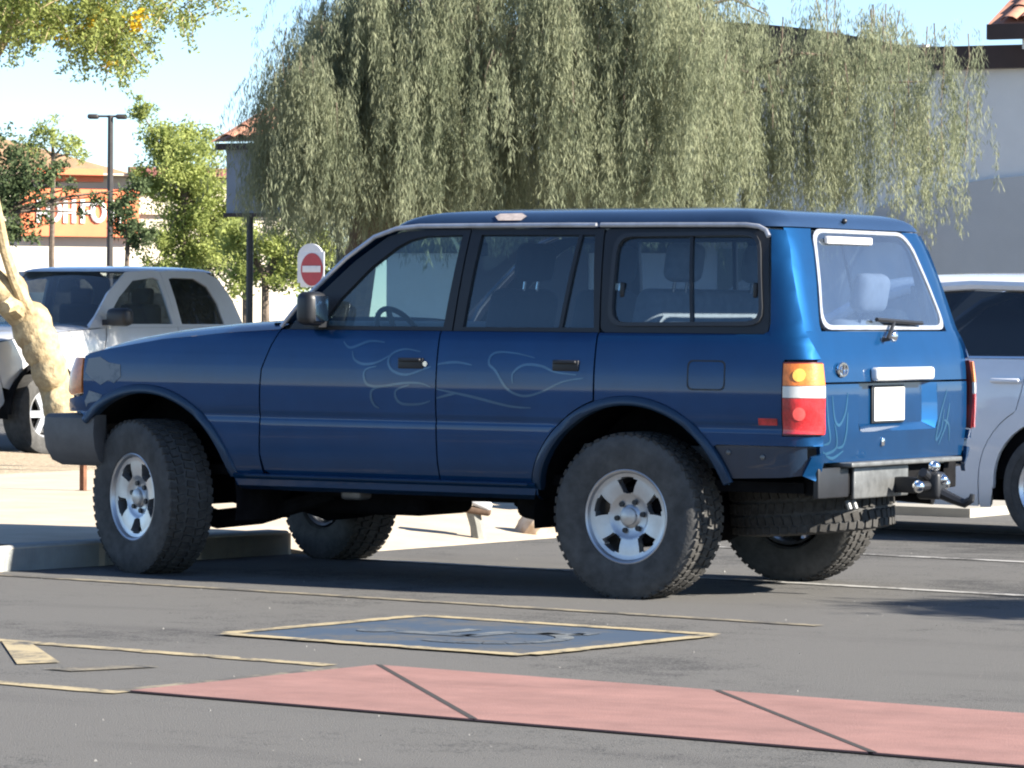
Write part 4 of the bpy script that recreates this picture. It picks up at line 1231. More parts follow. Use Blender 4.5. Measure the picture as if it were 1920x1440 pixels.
# ---- pickup
tr = empty('pickup_truck', (13.06, -13.56, 0), R(85.1), label='silver crew-cab pickup parked beyond the gravel bed behind the leaning trunk', category='truck')
WT2 = [(.35, .84), (.45, .88), (.60, .905), (.80, .92), (1.0, .918), (1.10, .91), (1.18, .885), (1.45, .80), (1.66, .715), (1.72, .69)]
S2 = make_S(WT2, lambda z: -2.78, lambda z: interp([(.4, 2.45), (.7, 2.5), (.95, 2.46), (1.1, 2.36)], z), .08, .38)
AT = .47
for sd in (1, -1):
    fd = [(.80, 1.16), (1.2, 1.135), (1.8, 1.09), (2.15, 1.03), (2.17, .80), (2.10, .62)] + arc(1.6, .375, AT, 28, 172, 18) + [(1.10, .40), (.86, .40), (.86, .9)]
    panel('front_fender', fd, S2, M_SILV, tr, side=sd, thick=.03, du=.08, dz=.08)
    panel('bumper_corner', [(2.11, .61), (2.18, .79), (2.6, .78), (2.6, .45), (2.12, .42), (2.06, .48)], S2, M_SILV, tr, side=sd, thick=.03, du=.06, dz=.08)
    panel('headlight', [(2.18, 1.02), (2.20, .82), (2.50, .82), (2.46, 1.0)], S2, M_CLRL, tr, side=sd, thick=.02, lift=.004, du=.04, dz=.06)
    panel('front_door', [(.78, 1.165), (.85, .9), (.85, .43), (-.20, .42), (-.205, 1.17)], S2, M_SILV, tr, side=sd, thick=.03, du=.1, dz=.08)
    panel('rear_door', [(-.215, 1.17), (-.21, .42), (-1.05, .42), (-1.15, .60), (-1.17, 1.17)], S2, M_SILV, tr, side=sd, thick=.03, du=.1, dz=.08)
    bd_ = [(-1.20, 1.20), (-1.18, .42)] + arc(-1.6, .375, AT, 10, 170, 18)[0:] + [(-2.2, .45), (-2.84, .50), (-2.84, 1.20)]
    panel('bed_side', bd_, S2, M_SILV, tr, side=sd, thick=.04, du=.1, dz=.1)
    f1i = [(.80, 1.20), (.52, 1.45), (.26, 1.61), (-.04, 1.645), (-.11, 1.62), (-.155, 1.20)]
    f1o = [(1.02, 1.165), (.66, 1.49), (.33, 1.69), (-.05, 1.712), (-.155, 1.70), (-.21, 1.172)]
    ring('window_frame', f1o, f1i, S2, M_SILV, tr, side=sd, thick=.03)
    panel('window_glass', f1i, S2, G_TRUCK, tr, side=sd, thick=0, lift=-.015)
    f2i = [(-.28, 1.20), (-.255, 1.63), (-.32, 1.645), (-.62, 1.64), (-.78, 1.56), (-.86, 1.40), (-.90, 1.20)]
    f2o = [(-.212, 1.172), (-.160, 1.70), (-.30, 1.712), (-.80, 1.705), (-.98, 1.63), (-1.10, 1.42), (-1.18, 1.172)]
    ring('window_frame', f2o, f2i, S2, M_SILV, tr, side=sd, thick=.03)
    panel('window_glass', f2i, S2, G_DARK, tr, side=sd, thick=0, lift=-.015)
    mi = MB(); mi.bbox((.80, 1.07 * sd, 1.265), (.14, .28, .17), .06); mo = mi.build('wing_mirror', M_DARK, tr)
    mi = MB(); mi.box((.80, .93 * sd, 1.215), (.07, .1, .05)); mi.build('mirror_foot', M_DARK, mo)
    for hx in (-.13, -1.07):
        h_ = MB(); h_.bbox((hx, .925 * sd, 1.03), (.16, .03, .035), .01); h_.build('door_handle', M_SILV, tr)
    for ax in (1.6, -1.6):
        li = MB(); li.grid(lambda a, y: (ax + (AT + .015) * math.cos(a), y * sd, .375 + (AT + .015) * math.sin(a)), frange(R(-5), R(185), 18), [.88, .45]); li.build('wheel_liner', M_UNDER, tr)
        fl_ = MB(); fl_.tube([(ax + (AT + .012) * math.cos(a), S2(ax, 0.8)[1] * sd * 1.0, .375 + (AT + .012) * math.sin(a)) for a in frange(R(0), R(180), 20)], .022, 6); fl_.build('arch_trim', M_UNDER, tr)
for x_, y_, rz in ((1.6, .80, 0), (-1.6, .80, 0), (1.6, -.80, math.pi), (-1.6, -.80, math.pi)):
    simple_wheel(tr, TY2, (x_, y_, .372), rz)
hb_ = MB(); hb_.grid(lambda x, t: (x, t * (S2(min(x, 2.1), 1.05)[1] - .02 - max(0, x - 2.0) * .5), lerp(interp([(.8, 1.21), (1.3, 1.18), (2.0, 1.11), (2.3, 1.04), (2.42, .96)], x), interp([(.8, 1.165), (1.2, 1.14), (1.8, 1.095), (2.15, 1.03), (2.42, .95)], x), abs(t) ** 6)), frange(.80, 2.42, 14), frange(-1, 1, 17)); hb_.build('hood', M_SILV, tr)
gr_ = MB(); gr_.bbox((2.46, 0, .86), (.06, 1.15, .20), .03); gr_.build('grille', M_CHROME, tr)
gr_ = MB(); gr_.bbox((2.48, 0, .60), (.10, 1.4, .22), .04); gr_.build('front_bumper', M_SILV, tr)
def tws(v, t): return (lerp(1.14 - .16 * t * t, .30 - .06 * t * t, v), lerp(.82, .64, v) * t, lerp(1.185, 1.695, v))
w_ = MB(); w_.grid(tws, frange(0, 1, 7), frange(-1, 1, 11)); w_.build('windscreen', G_TRUCK, tr)
for sd in (1, -1):
    a_ = MB(); a_.grid(lambda v, t: tuple(Vector(tws(v, sd)).lerp(Vector((lerp(1.02, .33, v), interp(WT2, lerp(1.168, 1.69, v)) * sd, lerp(1.168, 1.695, v))), t)), frange(0, 1, 6), [0, .5, 1]); a_.build('windscreen_pillar', M_SILV, tr)
roof_cap(tr, -1.02, .34, .70, 1.695, 1.755, .16, M_SILV)
w_ = MB(); w_.grid(lambda v, t: (lerp(-1.18, -.98, v), lerp(.86, .66, v) * t, lerp(1.17, 1.70, v)), [0, 1], frange(-1, 1, 5)); w_.build('rear_glass', G_DARK, tr)
c_ = MB(); c_.box((-.2, 0, .52), (4.6, 1.6, .14)); c_.box((.7, 0, .85), (.06, 1.7, .6)); c_.box((-1.19, 0, .8), (.04, 1.72, .72)); c_.build('chassis', M_UNDER, tr, smooth=False)
c_ = MB(); c_.box((-2.0, 0, .75), (1.55, 1.7, .05)); c_.box((-2.76, 0, .86), (.05, 1.7, .66)); c_.build('bed', M_SILV, tr, smooth=False)
for yy in (.40, -.40):
    s_ = MB(); s_.bbox((-.22, yy, 1.08), (.14, .46, .62), .05); s_.bbox((-.25, yy, 1.46), (.09, .24, .16), .03); s_.build('seat', M_SEATD, tr)
s_ = MB(); s_.bbox((.62, 0, 1.08), (.30, 1.5, .22), .05); s_.build('dashboard', M_CABIN, tr)

# ---- silver crossover in the next stall
cx_ = empty('silver_crossover', (.105, -5.505, 0), R(-4.9), label='silver crossover with dark rear windows parked beyond the blue wagon\'s tail', category='car')
WT3 = [(.17, .80), (.22, .84), (.35, .875), (.55, .895), (.80, .90), (.95, .892), (1.04, .88), (1.085, .862), (1.30, .79), (1.50, .70), (1.54, .68)]
S3 = make_S(WT3, lambda z: interp([(.2, -2.12), (.6, -2.2), (1.0, -2.14), (1.3, -1.98), (1.5, -1.82)], z), lambda z: interp([(.2, 2.1), (.6, 2.2), (.9, 2.12), (1.0, 2.0)], z), .2, .45)
AC = .395
for sd in (1, -1):
    panel('front_fender', [(.72, 1.07), (1.2, 1.02), (1.7, .93), (1.85, .86), (1.80, .5)] + arc(1.35, .335, AC, 20, 175, 16) + [(.92, .20), (.78, .20), (.76, .7)], S3, M_SILV2, cx_, side=sd, thick=.03, du=.1, dz=.08)
    panel('front_door', [(.71, 1.075), (.75, .7), (.77, .215), (-.20, .205), (-.21, 1.082)], S3, M_SILV2, cx_, side=sd, thick=.03, du=.1, dz=.06)
    rd = panel('rear_door', [(-.22, 1.082), (-.21, .205), (-.78, .205)] + arc(-1.30, .335, .50, 10, 62, 8) + [(-1.10, .90), (-1.14, 1.083)], S3, M_SILV2, cx_, side=sd, thick=.03, du=.1, dz=.06)
    panel('quarter_panel', [(-1.148, 1.083), (-1.108, .90), (-1.075, .785)] + arc(-1.30, .335, .494, 60, 12, 8) + [(-.79, .20), (-.86, .20)] + arc(-1.30, .335, AC, 0, 165, 18) + [(-1.75, .27), (-2.38, .30), (-2.38, 1.06), (-1.95, 1.085)], S3, M_SILV2, cx_, side=sd, thick=.03, du=.08, dz=.06)
    panel('upper_pillar', [(-1.66, 1.088), (-2.3, 1.07), (-2.12, 1.30), (-2.02, 1.50), (-1.30, 1.51), (-1.50, 1.43)], S3, M_SILV2, cx_, side=sd, thick=.03, du=.08, dz=.06)
    g1 = [(.50, 1.10), (.10, 1.37), (-.15, 1.45), (-.21, 1.10)]
    panel('window_glass', [(.55, 1.09), (.10, 1.39), (-.18, 1.47), (-.205, 1.09)], S3, G_DARK, cx_, side=sd, thick=0, lift=-.012)
    panel('window_glass', [(-.215, 1.09), (-.19, 1.47), (-.6, 1.495), (-1.08, 1.478), (-1.13, 1.09)], S3, G_DARK, cx_, side=sd, thick=0, lift=-.012)
    panel('window_glass', [(-1.14, 1.09), (-1.09, 1.478), (-1.30, 1.468), (-1.52, 1.41), (-1.70, 1.09)], S3, G_DARK, cx_, side=sd, thick=0, lift=-.012)
    panel('window_post', [(-1.128, 1.085), (-1.08, 1.482), (-1.10, 1.482), (-1.148, 1.085)], S3, M_DARK, cx_, side=sd, thick=.02, lift=-.006)
    panel('window_post', [(-.20, 1.085), (-.17, 1.482), (-.21, 1.482), (-.23, 1.085)], S3, M_DARK, cx_, side=sd, thick=.02, lift=-.006)
    panel('belt_trim', [(.60, 1.078), (-1.72, 1.088), (-1.71, 1.100), (.58, 1.092)], S3, M_CHROME, cx_, side=sd, thick=.01, lift=.004)
    rail = [(.62, 1.085), (.42, 1.24), (.10, 1.42), (-.2, 1.50), (-.65, 1.525), (-1.1, 1.515), (-1.35, 1.49)]
    t_ = MB(); t_.tube([(x, interp(WT3, z) * sd, z) for x, z in rail], [.045, .042, .038, .034, .034, .034, .034], 8); t_.build('roof_rail', M_SILV2, cx_)
    h_ = MB(); h_.bbox((-1.00, .903 * sd, .955), (.20, .035, .03), .012); h_.build('door_handle', M_SILV2, rd)
    for ax in (1.35, -1.30):
        li = MB(); li.grid(lambda a, y: (ax + (AC + .01) * math.cos(a), y * sd, .335 + (AC + .01) * math.sin(a)), frange(R(-12), R(192), 18), [.87, .45]); li.build('wheel_liner', M_UNDER, cx_)
    h_ = MB(); h_.bbox((.60, .97 * sd, 1.12), (.10, .20, .13), .04); h_.build('wing_mirror', M_SILV2, cx_)
    panel('tail_lamp', [(-2.0, 1.04), (-2.0, .88), (-2.4, .86), (-2.4, 1.0)], S3, M_REDL, cx_, side=sd, thick=.02, lift=.006, du=.05)
    panel('headlight', [(1.72, .90), (1.80, .76), (2.25, .74), (2.2, .84)], S3, M_CLRL, cx_, side=sd, thick=.02, lift=.006, du=.05)
for x_, y_, rz in ((1.35, .78, 0), (-1.30, .78, 0), (1.35, -.78, math.pi), (-1.30, -.78, math.pi)):
    simple_wheel(cx_, TY3, (x_, y_, .332), rz)
roof_cap(cx_, -1.95, .16, .705, 1.505, 1.60, .20, M_SILV2)
h_ = MB(); h_.grid(lambda x, t: (x, t * (S3(min(x, 1.75), .95)[1] - .03 - max(0, x - 1.7) * .7), interp([(.7, 1.10), (1.3, 1.04), (1.8, .95), (2.1, .84)], x) - .04 * abs(t) ** 5), frange(.70, 2.1, 12), frange(-1, 1, 13)); h_.build('hood', M_SILV2, cx_)
h_ = MB(); h_.grid(lambda v, t: (lerp(.85 - .15 * t * t, .10, v), lerp(.78, .63, v) * t, lerp(1.09, 1.51, v)), frange(0, 1, 5), frange(-1, 1, 9)); h_.build('windscreen', G_DARK, cx_)
h_ = MB(); h_.grid(lambda t, z: (interp([(.2, 2.08), (.6, 2.18), (.9, 2.08)], z) - .10 * t * t, .60 * t, z), frange(-1, 1, 7), [.22, .4, .6, .78, .88]); h_.build('nose_panel', M_SILV2, cx_)
h_ = MB(); h_.grid(lambda t, z: (interp([(.2, -2.10), (.6, -2.19), (1.0, -2.13), (1.3, -1.97), (1.5, -1.82)], z), .72 * t * (1 if z < 1.1 else .86), z), frange(-1, 1, 7), [.25, .4, .6, .8, 1.0, 1.08]); h_.build('tailgate', M_SILV2, cx_)
h_ = MB(); h_.grid(lambda t, z: (interp([(1.08, -2.09), (1.3, -1.97), (1.5, -1.82)], z), .62 * t, z), frange(-1, 1, 7), [1.08, 1.3, 1.5]); h_.build('rear_glass', G_DARK, cx_)
c_ = MB(); c_.box((0, 0, .30), (3.6, 1.5, .12)); c_.box((-.5, 0, .62), (2.4, 1.66, .5)); c_.build('chassis', M_UNDER, cx_, smooth=False)

# ================================================================== STREET FURNITURE
M_POLE = mat('dark_bronze_pole', (.035, .030, .028), rough=.5, vary=.2, vscale=6)
M_RUST = mat('rusty_steel', (.14, .060, .030), rough=.85, vary=.4, vscale=18)
M_SIGNR = mat('sign_red', (.36, .025, .035), rough=.4, vary=.08, vscale=20)
M_SIGNW = mat('sign_white', (.62, .63, .66), rough=.45, vary=.06, vscale=20)
# no-entry sign on a thin post
ps = empty('no_entry_sign', (6.18, -7.38, 0), 0, label='red round no-entry sign with white bar on a thin post beside the wing mirror', category='sign')
fw_ = Vector((.22, .97, 0)); yw = math.atan2(fw_.y, fw_.x)
ps.rotation_euler[2] = yw
p_ = MB(); p_.tube([(-.02, 0, 0), (-.02, 0, 1.77)], .022, 8); p_.build('post', M_POLE, ps)
p_ = MB(); p_.bbox((0, 0, 1.645), (.006, .262, .262), .002); pn = p_.build('sign_panel', M_SIGNW, ps)
p_ = MB(); n = 28
V = [(.006, .122 * math.cos(2 * math.pi * k / n), 1.645 + .122 * math.sin(2 * math.pi * k / n)) for k in range(n)]
p_.add(V, [tuple(range(n))]); p_.build('red_disc', M_SIGNR, pn, fixn=False)
p_ = MB(); p_.bbox((.009, 0, 1.648), (.003, .20, .048), .001); p_.build('white_bar', M_SIGNW, pn)
# white dome-topped sign back just behind it
pb = empty('white_sign', (6.62, -8.00, 0), yw, label='plain white round-topped sign board just behind the red no-entry sign', category='sign')
p_ = MB(); p_.tube([(-.02, 0, 0), (-.02, 0, 1.7)], .02, 8); p_.build('post', M_POLE, pb)
out = [(-.15, 1.55), (.14, 1.55), (.14, 1.72)] + [(.145 * math.cos(t) - .005, 1.74 + .11 * math.sin(t)) for t in frange(0, math.pi, 14)] + [(-.15, 1.72)]
p_ = MB(); p_.add([(.0, y, z) for y, z in out] + [(.012, y, z) for y, z in out], [tuple(range(len(out))), tuple(range(len(out), 2 * len(out)))] + [(i, (i + 1) % len(out), (i + 1) % len(out) + len(out), i + len(out)) for i in range(len(out))])
p_.build('board', M_SIGNW, pb)
# rusty stake in the walk
r_ = MB(); r_.box((5.86, -4.25, .33), (.035, .035, .50)); r_.box((5.86, -4.25, .105), (.09, .07, .03)); r_.build('stake', M_RUST, None, label='thin rusty steel stake standing in the walk beneath the front bumper', category='stake')
# low leaning stub with a white and brown top, and a tan stone, seen under the vehicle
sb = empty('leaning_stub', (1.72, -2.66, .02), R(122), label='short leaning grey stub with white and brown top seen beneath the sills', category='stake')
s_ = MB(); s_.tube([(0, .035, -.02), (.0, .02, .07), (0, 0, .15)], [.045, .038, .042], 8); s_.build('stem', mat('grey_stub', (.20, .20, .18), rough=.8, vary=.15, vscale=20), sb)
s_ = MB(); s_.bbox((0, -.02, .165), (.11, .25, .045), .018, Matrix.Rotation(R(-8), 3, 'X')); s_.build('brown_base', mat('brown_wood', (.09, .055, .035), rough=.8, vary=.3, vscale=20), sb)
s_ = MB(); s_.bbox((0, .01, .215), (.12, .21, .055), .022, Matrix.Rotation(R(-22), 3, 'X')); s_.build('white_top', M_SIGNW, sb)
rk = bmesh.new(); bmesh.ops.create_icosphere(rk, subdivisions=3, radius=.11)
rnd = random.Random(3)
dirs = [(Vector((rnd.uniform(-1, 1), rnd.uniform(-1, 1), rnd.uniform(-1, 1))).normalized(), rnd.uniform(.55, .95)) for k in range(14)]
for v in rk.verts:
    d = v.co.normalized(); k = min(q / max(d.dot(n_), .01) if d.dot(n_) > .2 else 9 for n_, q in dirs); v.co = d * .12 * min(1.05, k)
me = bpy.data.meshes.new('stone'); rk.to_mesh(me); rk.free(); finish(me, mat('tan_stone', (.42, .27, .15), rough=.9, vary=.4, vscale=9, col2=(.62, .55, .46)), True, 25)
st = obj('stone', me, None, label='small tan and white stone on the ramp ahead of the rear wheel', category='rock'); st.location = (1.70, -3.30, .075); st.scale = (1.2, 1.0, .8)
# parking lot lamp
lp = empty('parking_lamp', (56.83, -70.16, 0), math.atan2(_r.y, _r.x), label='tall dark pole with two lamp heads rising beyond the pickup', category='lamp')
p_ = MB(); p_.tube([(0, 0, 0), (0, 0, 6.6)], [.10, .075], 10); p_.build('pole', M_POLE, lp)
p_ = MB(); p_.tube([(-.45, 0, 6.57), (.30, 0, 6.57)], .03, 8); p_.build('cross_arm', M_POLE, lp)
for x_ in (-.47, .30):
    p_ = MB(); p_.bbox((x_, 0, 6.56), (.30, .30, .13), .05); p_.build('lamp_head', M_POLE, lp)
# ================================================================== BUILDINGS
M_STUC = mat('grey_stucco', (.77, .75, .72), rough=.95, vary=.05, vscale=1.2, bump=.25, bscale=90, spec=.15)
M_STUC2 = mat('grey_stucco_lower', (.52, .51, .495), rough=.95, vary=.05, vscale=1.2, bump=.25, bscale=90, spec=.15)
M_BROWN = mat('dark_brown_trim', (.045, .025, .020), rough=.6, vary=.15, vscale=3)
M_TILE = mat('clay_tile', (.42, .20, .13), rough=.85, vary=.3, vscale=2.4)
M_FASC = mat('grey_fascia', (.26, .28, .31), rough=.7, vary=.08, vscale=2)
WA = math.atan2(.08, 1.0)
bl_ = empty('stucco_building', (8.55, -24.85, 0), WA, label='grey stucco shop building with dark brown parapet trim behind the weeping tree', category='building')
# local x runs along the front towards the porch, +y to the lot
w_ = MB(); w_.box((.6, -6.0, 2.1), (15.4, 12.0, 4.2)); w_.build('wall', M_STUC, bl_, smooth=False)
w_ = MB(); w_.box((-2.2, .06, 4.28), (9.0, .22, .26)); w_.build('parapet_trim', M_BROWN, bl_, smooth=False)
w_ = MB(); w_.prism([(1.2, -.9), (7.9, -.9), (7.9, -.002), (1.2, -.002)], 4.202, 4.45); w_.build('raised_parapet', M_STUC, bl_, smooth=False)
pts = [(1.3, 4.15)] + [(lerp(1.3, 7.8, t), 4.38 + .42 * math.sin(math.pi * t) ** .8) for t in frange(0, 1, 21)] + [(7.8, 4.15)]
w_ = MB(); n = len(pts); w_.add([(x, .12, z) for x, z in pts] + [(x, -.3, z) for x, z in pts], [tuple(range(n)), tuple(range(2 * n - 1, n - 1, -1))] + [(i, (i + 1) % n, (i + 1) % n + n, i + n) for i in range(n)]); w_.build('arched_trim', M_BROWN, bl_, smooth=False)
# lower wall band with a curved top edge, a little proud
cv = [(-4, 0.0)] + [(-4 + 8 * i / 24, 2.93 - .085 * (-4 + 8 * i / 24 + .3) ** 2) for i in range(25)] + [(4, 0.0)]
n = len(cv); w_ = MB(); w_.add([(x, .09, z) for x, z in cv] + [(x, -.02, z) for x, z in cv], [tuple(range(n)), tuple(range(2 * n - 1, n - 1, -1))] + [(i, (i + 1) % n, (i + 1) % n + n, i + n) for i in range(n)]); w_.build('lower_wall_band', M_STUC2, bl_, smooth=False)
w_ = MB(); w_.box((6.2, .015, 2.62), (4.2, .06, 1.14)); w_.build('canopy_shade_band', mat('painted_canopy_shade', (.035, .032, .03), rough=.5, vary=.3, vscale=1.5), bl_, smooth=False)  # dark band on the wall, the shade under the canopy painted in
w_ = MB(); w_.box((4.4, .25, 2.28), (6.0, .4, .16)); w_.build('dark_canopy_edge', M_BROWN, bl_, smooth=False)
w_ = MB(); w_.box((6.3, .06, 1.05), (1.6, .05, 2.1)); w_.build('door', M_BROWN, bl_, smooth=False)
for k in range(3):
    w_ = MB(); w_.box((1.0 + k * 1.15, .012, 1.25), (1.0, .04, 1.7)); w_.build('window', mat('shop_glass', (.03, .04, .05), rough=.08, spec=.6), bl_, smooth=False)
# porch at the far end: fascia box, posts, tiled roof
w_ = MB(); w_.box((9.65, -.55, 2.95), (1.7, 1.5, .82)); w_.build('porch_fascia', M_FASC, bl_, smooth=False)
w_ = MB(); w_.box((9.65, .21, 2.525), (1.74, .06, .05)); w_.build('porch_edge', M_BROWN, bl_, smooth=False)
w_ = MB(); w_.box((9.65, .25, 3.38), (1.9, .12, .08)); w_.build('eave_board', M_BROWN, bl_, smooth=False)
for px in (10.2, 8.9):
    w_ = MB(); w_.tube([(px, .12, 0), (px, .12, 2.54)], .045, 8); w_.build('porch_post', M_POLE, bl_)
# clay tiles: rows of half barrels on sloping planes
def tile_roof(parent, x0, x1, y_eave, z_eave, y_top, z_top, skew=0.0, n=None, base=True):
    wdt = .20
    n = max(2, int((x1 - x0) / wdt))
    me = None
    sl = math.hypot(y_top - y_eave, z_top - z_eave)
    rows = max(1, int(sl / .36))
    t = MB()
    k_ = [(math.cos(a) * wdt * .52, math.sin(a) * .065) for a in frange(0, math.pi, 7)]
    V = [(x, 0, z + .012) for x, z in k_] + [(x * .88, 1, z * .9 - .006) for x, z in k_]
    t.add(V, [(i, i + 1, i + 8, i + 7) for i in range(6)])
    me = t.mesh('roof_tile', M_TILE)
    ang = math.atan2(z_top - z_eave, y_top - y_eave)
    for r_ in range(rows):
        for i in range(n):
            x = x0 + wdt * (i + .5) + skew * (r_ / rows)
            f = r_ / rows
            o = obj('roof_tile', me, parent)
            o.location = (x, lerp(y_eave, y_top, f), lerp(z_eave, z_top, f) + .02)
            o.rotation_euler = (ang, 0, math.pi if y_top < y_eave else 0)
            if y_top < y_eave: o.rotation_euler = (math.pi - ang if False else -(math.atan2(z_top - z_eave, abs(y_top - y_eave))), 0, math.pi); 
            o.rotation_euler = (math.atan2(z_top - z_eave, abs(y_top - y_eave)), 0, math.pi) if y_top < y_eave else (ang, 0, 0)
            o.scale = (1, sl / rows * 1.12, 1)
    if base:
        b_ = MB(); b_.add([(x0, y_eave, z_eave), (x1, y_eave, z_eave), (x1 + skew, y_top, z_top), (x0 + skew, y_top, z_top)], [(0, 1, 2, 3)]); b_.build('roof_deck', M_TILE, parent, smooth=False)
tile_roof(bl_, 8.5, 10.65, .34, 3.44, -1.2, 4.0)
tile_roof(bl_, -1.6, .16, .75, 4.60, -.6, 5.22)
w_ = MB(); w_.box((-.73, .70, 4.52), (1.80, .10, .17)); w_.build('eave_board', M_BROWN, bl_, smooth=False)
w_ = MB(); w_.box((-.8, .0, 4.50), (1.2, 1.2, .34)); w_.build('tower_wall', M_STUC, bl_, smooth=False)

# restaurant far off with orange signs
M_CREAM = mat('cream_stucco', (.62, .55, .44), rough=.95, vary=.06, vscale=.8)
M_ORG = mat('orange_sign_face', (.80, .20, .08), rough=.5, vary=.1, vscale=2)
M_LTR = mat('white_letters', (.78, .77, .75), rough=.5, vary=.05, vscale=3)
M_ROOFT = mat('tan_roof', (.25, .155, .09), rough=.9, vary=.25, vscale=1.6)
vx = Vector((_f.x, _f.y, 0)).normalized(); vr = Vector((_r.x, _r.y, 0)).normalized()
rb = empty('restaurant', (70.03, -85.45, 0), math.atan2(vr.y, vr.x) + R(22), label='cream restaurant with tan roof and orange sign beyond the parking lamp', category='building')
# local x runs to the right as seen from the lot, -y towards the lot ... y is away
def rbx(name, c, d, m_, par=None): 
    b_ = MB(); b_.box(c, d); return b_.build(name, m_, par or rb, smooth=False)
rbx('wall', (.5, 5.0, 2.2), (14.0, 9.6, 4.4), M_CREAM)
rbx('wall_band', (.5, .15, 5.05), (13.0, .3, 1.3), M_CREAM)
sgn = rbx('sign_face', (.05, -.12, 4.42), (3.9, .22, 1.55), M_ORG)
tx = [(-1.35, .42), (-.85, .50), (-.35, .42), (.10, .50), (.62, .40), (1.2, .34)]
for i, (x_, h_) in enumerate(tx):
    l_ = MB()
    k = i % 3
    if k == 0: l_.box((x_, -.26, 4.45), (.14, .05, .75)); l_.box((x_ + .18, -.26, 4.70), (.26, .05, .14)); l_.box((x_ + .18, -.26, 4.42), (.26, .05, .14))
    elif k == 1: l_.tube([(x_ + .2 * math.cos(t), -.26, 4.45 + .30 * math.sin(t)) for t in frange(0, 2 * math.pi, 15)], .08, 6, cap=False)
    else: l_.box((x_ - .12, -.26, 4.45), (.13, .05, .75)); l_.box((x_ + .16, -.26, 4.45), (.13, .05, .75)); l_.box((x_, -.26, 4.45), (.2, .05, .13))
    l_.build('letter', M_LTR, sgn)
rbx('small_sign', (-.3, -.12, 5.62), (2.2, .2, .42), M_ORG)
rbx('parapet', (3.6, -.05, 5.75), (3.8, .25, .34), mat('maroon_coping', (.20, .065, .06), rough=.7, vary=.1, vscale=2))
rf_ = MB(); rf_.add([(-9, -.8, 5.6), (5.2, -.8, 5.6), (3.2, 5, 5.9), (-7, 5, 8.4), (-9, 10, 5.6), (5.2, 10, 5.6)], [(0, 1, 2, 3), (3, 2, 5, 4), (1, 5, 2), (0, 3, 4)]); rf_.build('roof', M_ROOFT, rb, smooth=False)
rbx('low_wall', (-3.3, -3.2, 1.75), (3.2, .4, 1.0), mat('brown_block', (.20, .14, .09), rough=.9, vary=.4, vscale=3))
for k in range(5):
    rbx('window', (-5.0 + 2.2 * k, .18, 1.7), (1.5, .08, 1.4), mat('shop_glass', (.03, .04, .05), rough=.08, spec=.6))

# grey block wall beyond the porch
gw = empty('block_wall', (32, -33.5, 0), math.atan2(vr.y, vr.x), label='low grey block wall between the pickup cab and the wing mirror', category='wall')
bk = MB().bbox((0, 0, 0), (.392, .19, .192), .008).mesh('block', mat('grey_block', (.30, .30, .29), rough=.95, vary=.12, vscale=4))
for r_ in range(8):
    for i in range(22):
        o = obj('block', bk, gw); o.location = (-4.4 + .4 * i + (.2 if r_ % 2 else 0), 0, .1 + .2 * r_)
c_ = MB(); c_.box((0, .04, .8), (9.2, .10, 1.58)); c_.build('mortar', mat('mortar', (.22, .22, .21), rough=.95), gw, smooth=False)

# ================================================================== TREES
M_BARK = mat('grey_brown_bark', (.13, .10, .075), rough=.95, vary=.35, vscale=9, bump=.8, bscale=25)
M_BARKT = mat('tan_smooth_bark', (.26, .185, .10), rough=.95, vary=.35, vscale=9, bump=1.0, bscale=16, col2=(.52, .42, .25))
L_ACA = leaf_mat('weeping_leaf', (.135, .16, .10), (.36, .375, .245), .38, 1.8)
L_PALO = leaf_mat('palo_verde_leaf', (.17, .22, .07), (.44, .47, .15), .5, 1.5)
L_FAR = leaf_mat('far_green_leaf', (.24, .29, .09), (.50, .54, .19), .5, .8)
L_DARKG = leaf_mat('dark_green_leaf', (.050, .075, .038), (.15, .19, .09), .30, .8)
L_YEL = leaf_mat('yellow_blossom', (.75, .42, .03), (.85, .60, .06), .35, 5)

def leaf_quads(V, F, p_, d, ln, wd, rnd):
    d = d.normalized()
    a = Vector((rnd.gauss(0, 1), rnd.gauss(0, 1), rnd.gauss(0, 1)))
    s_ = d.cross(a)
    if s_.length < 1e-4: return
    s_ = s_.normalized() * wd / 2
    k = len(V)
    m_ = p_ + d * ln * .45
    e = p_ + d * ln
    V.extend([p_[:], (m_ + s_)[:], e[:], (m_ - s_)[:]])
    F.append((k, k + 1, k + 2, k + 3))
def mesh_leaves(name, V, F, material, parent):
    me = bpy.data.meshes.new(name); me.from_pydata(V, [], F); me.materials.append(material)
    return obj(name, me, parent)

def BG(lat, dep, z):
    """view-aligned ground frame: metres to the right, metres away, height"""
    return Vector((-11.0448 + vx.x * dep + vr.x * lat, 17.2394 + vx.y * dep + vr.y * lat, z))

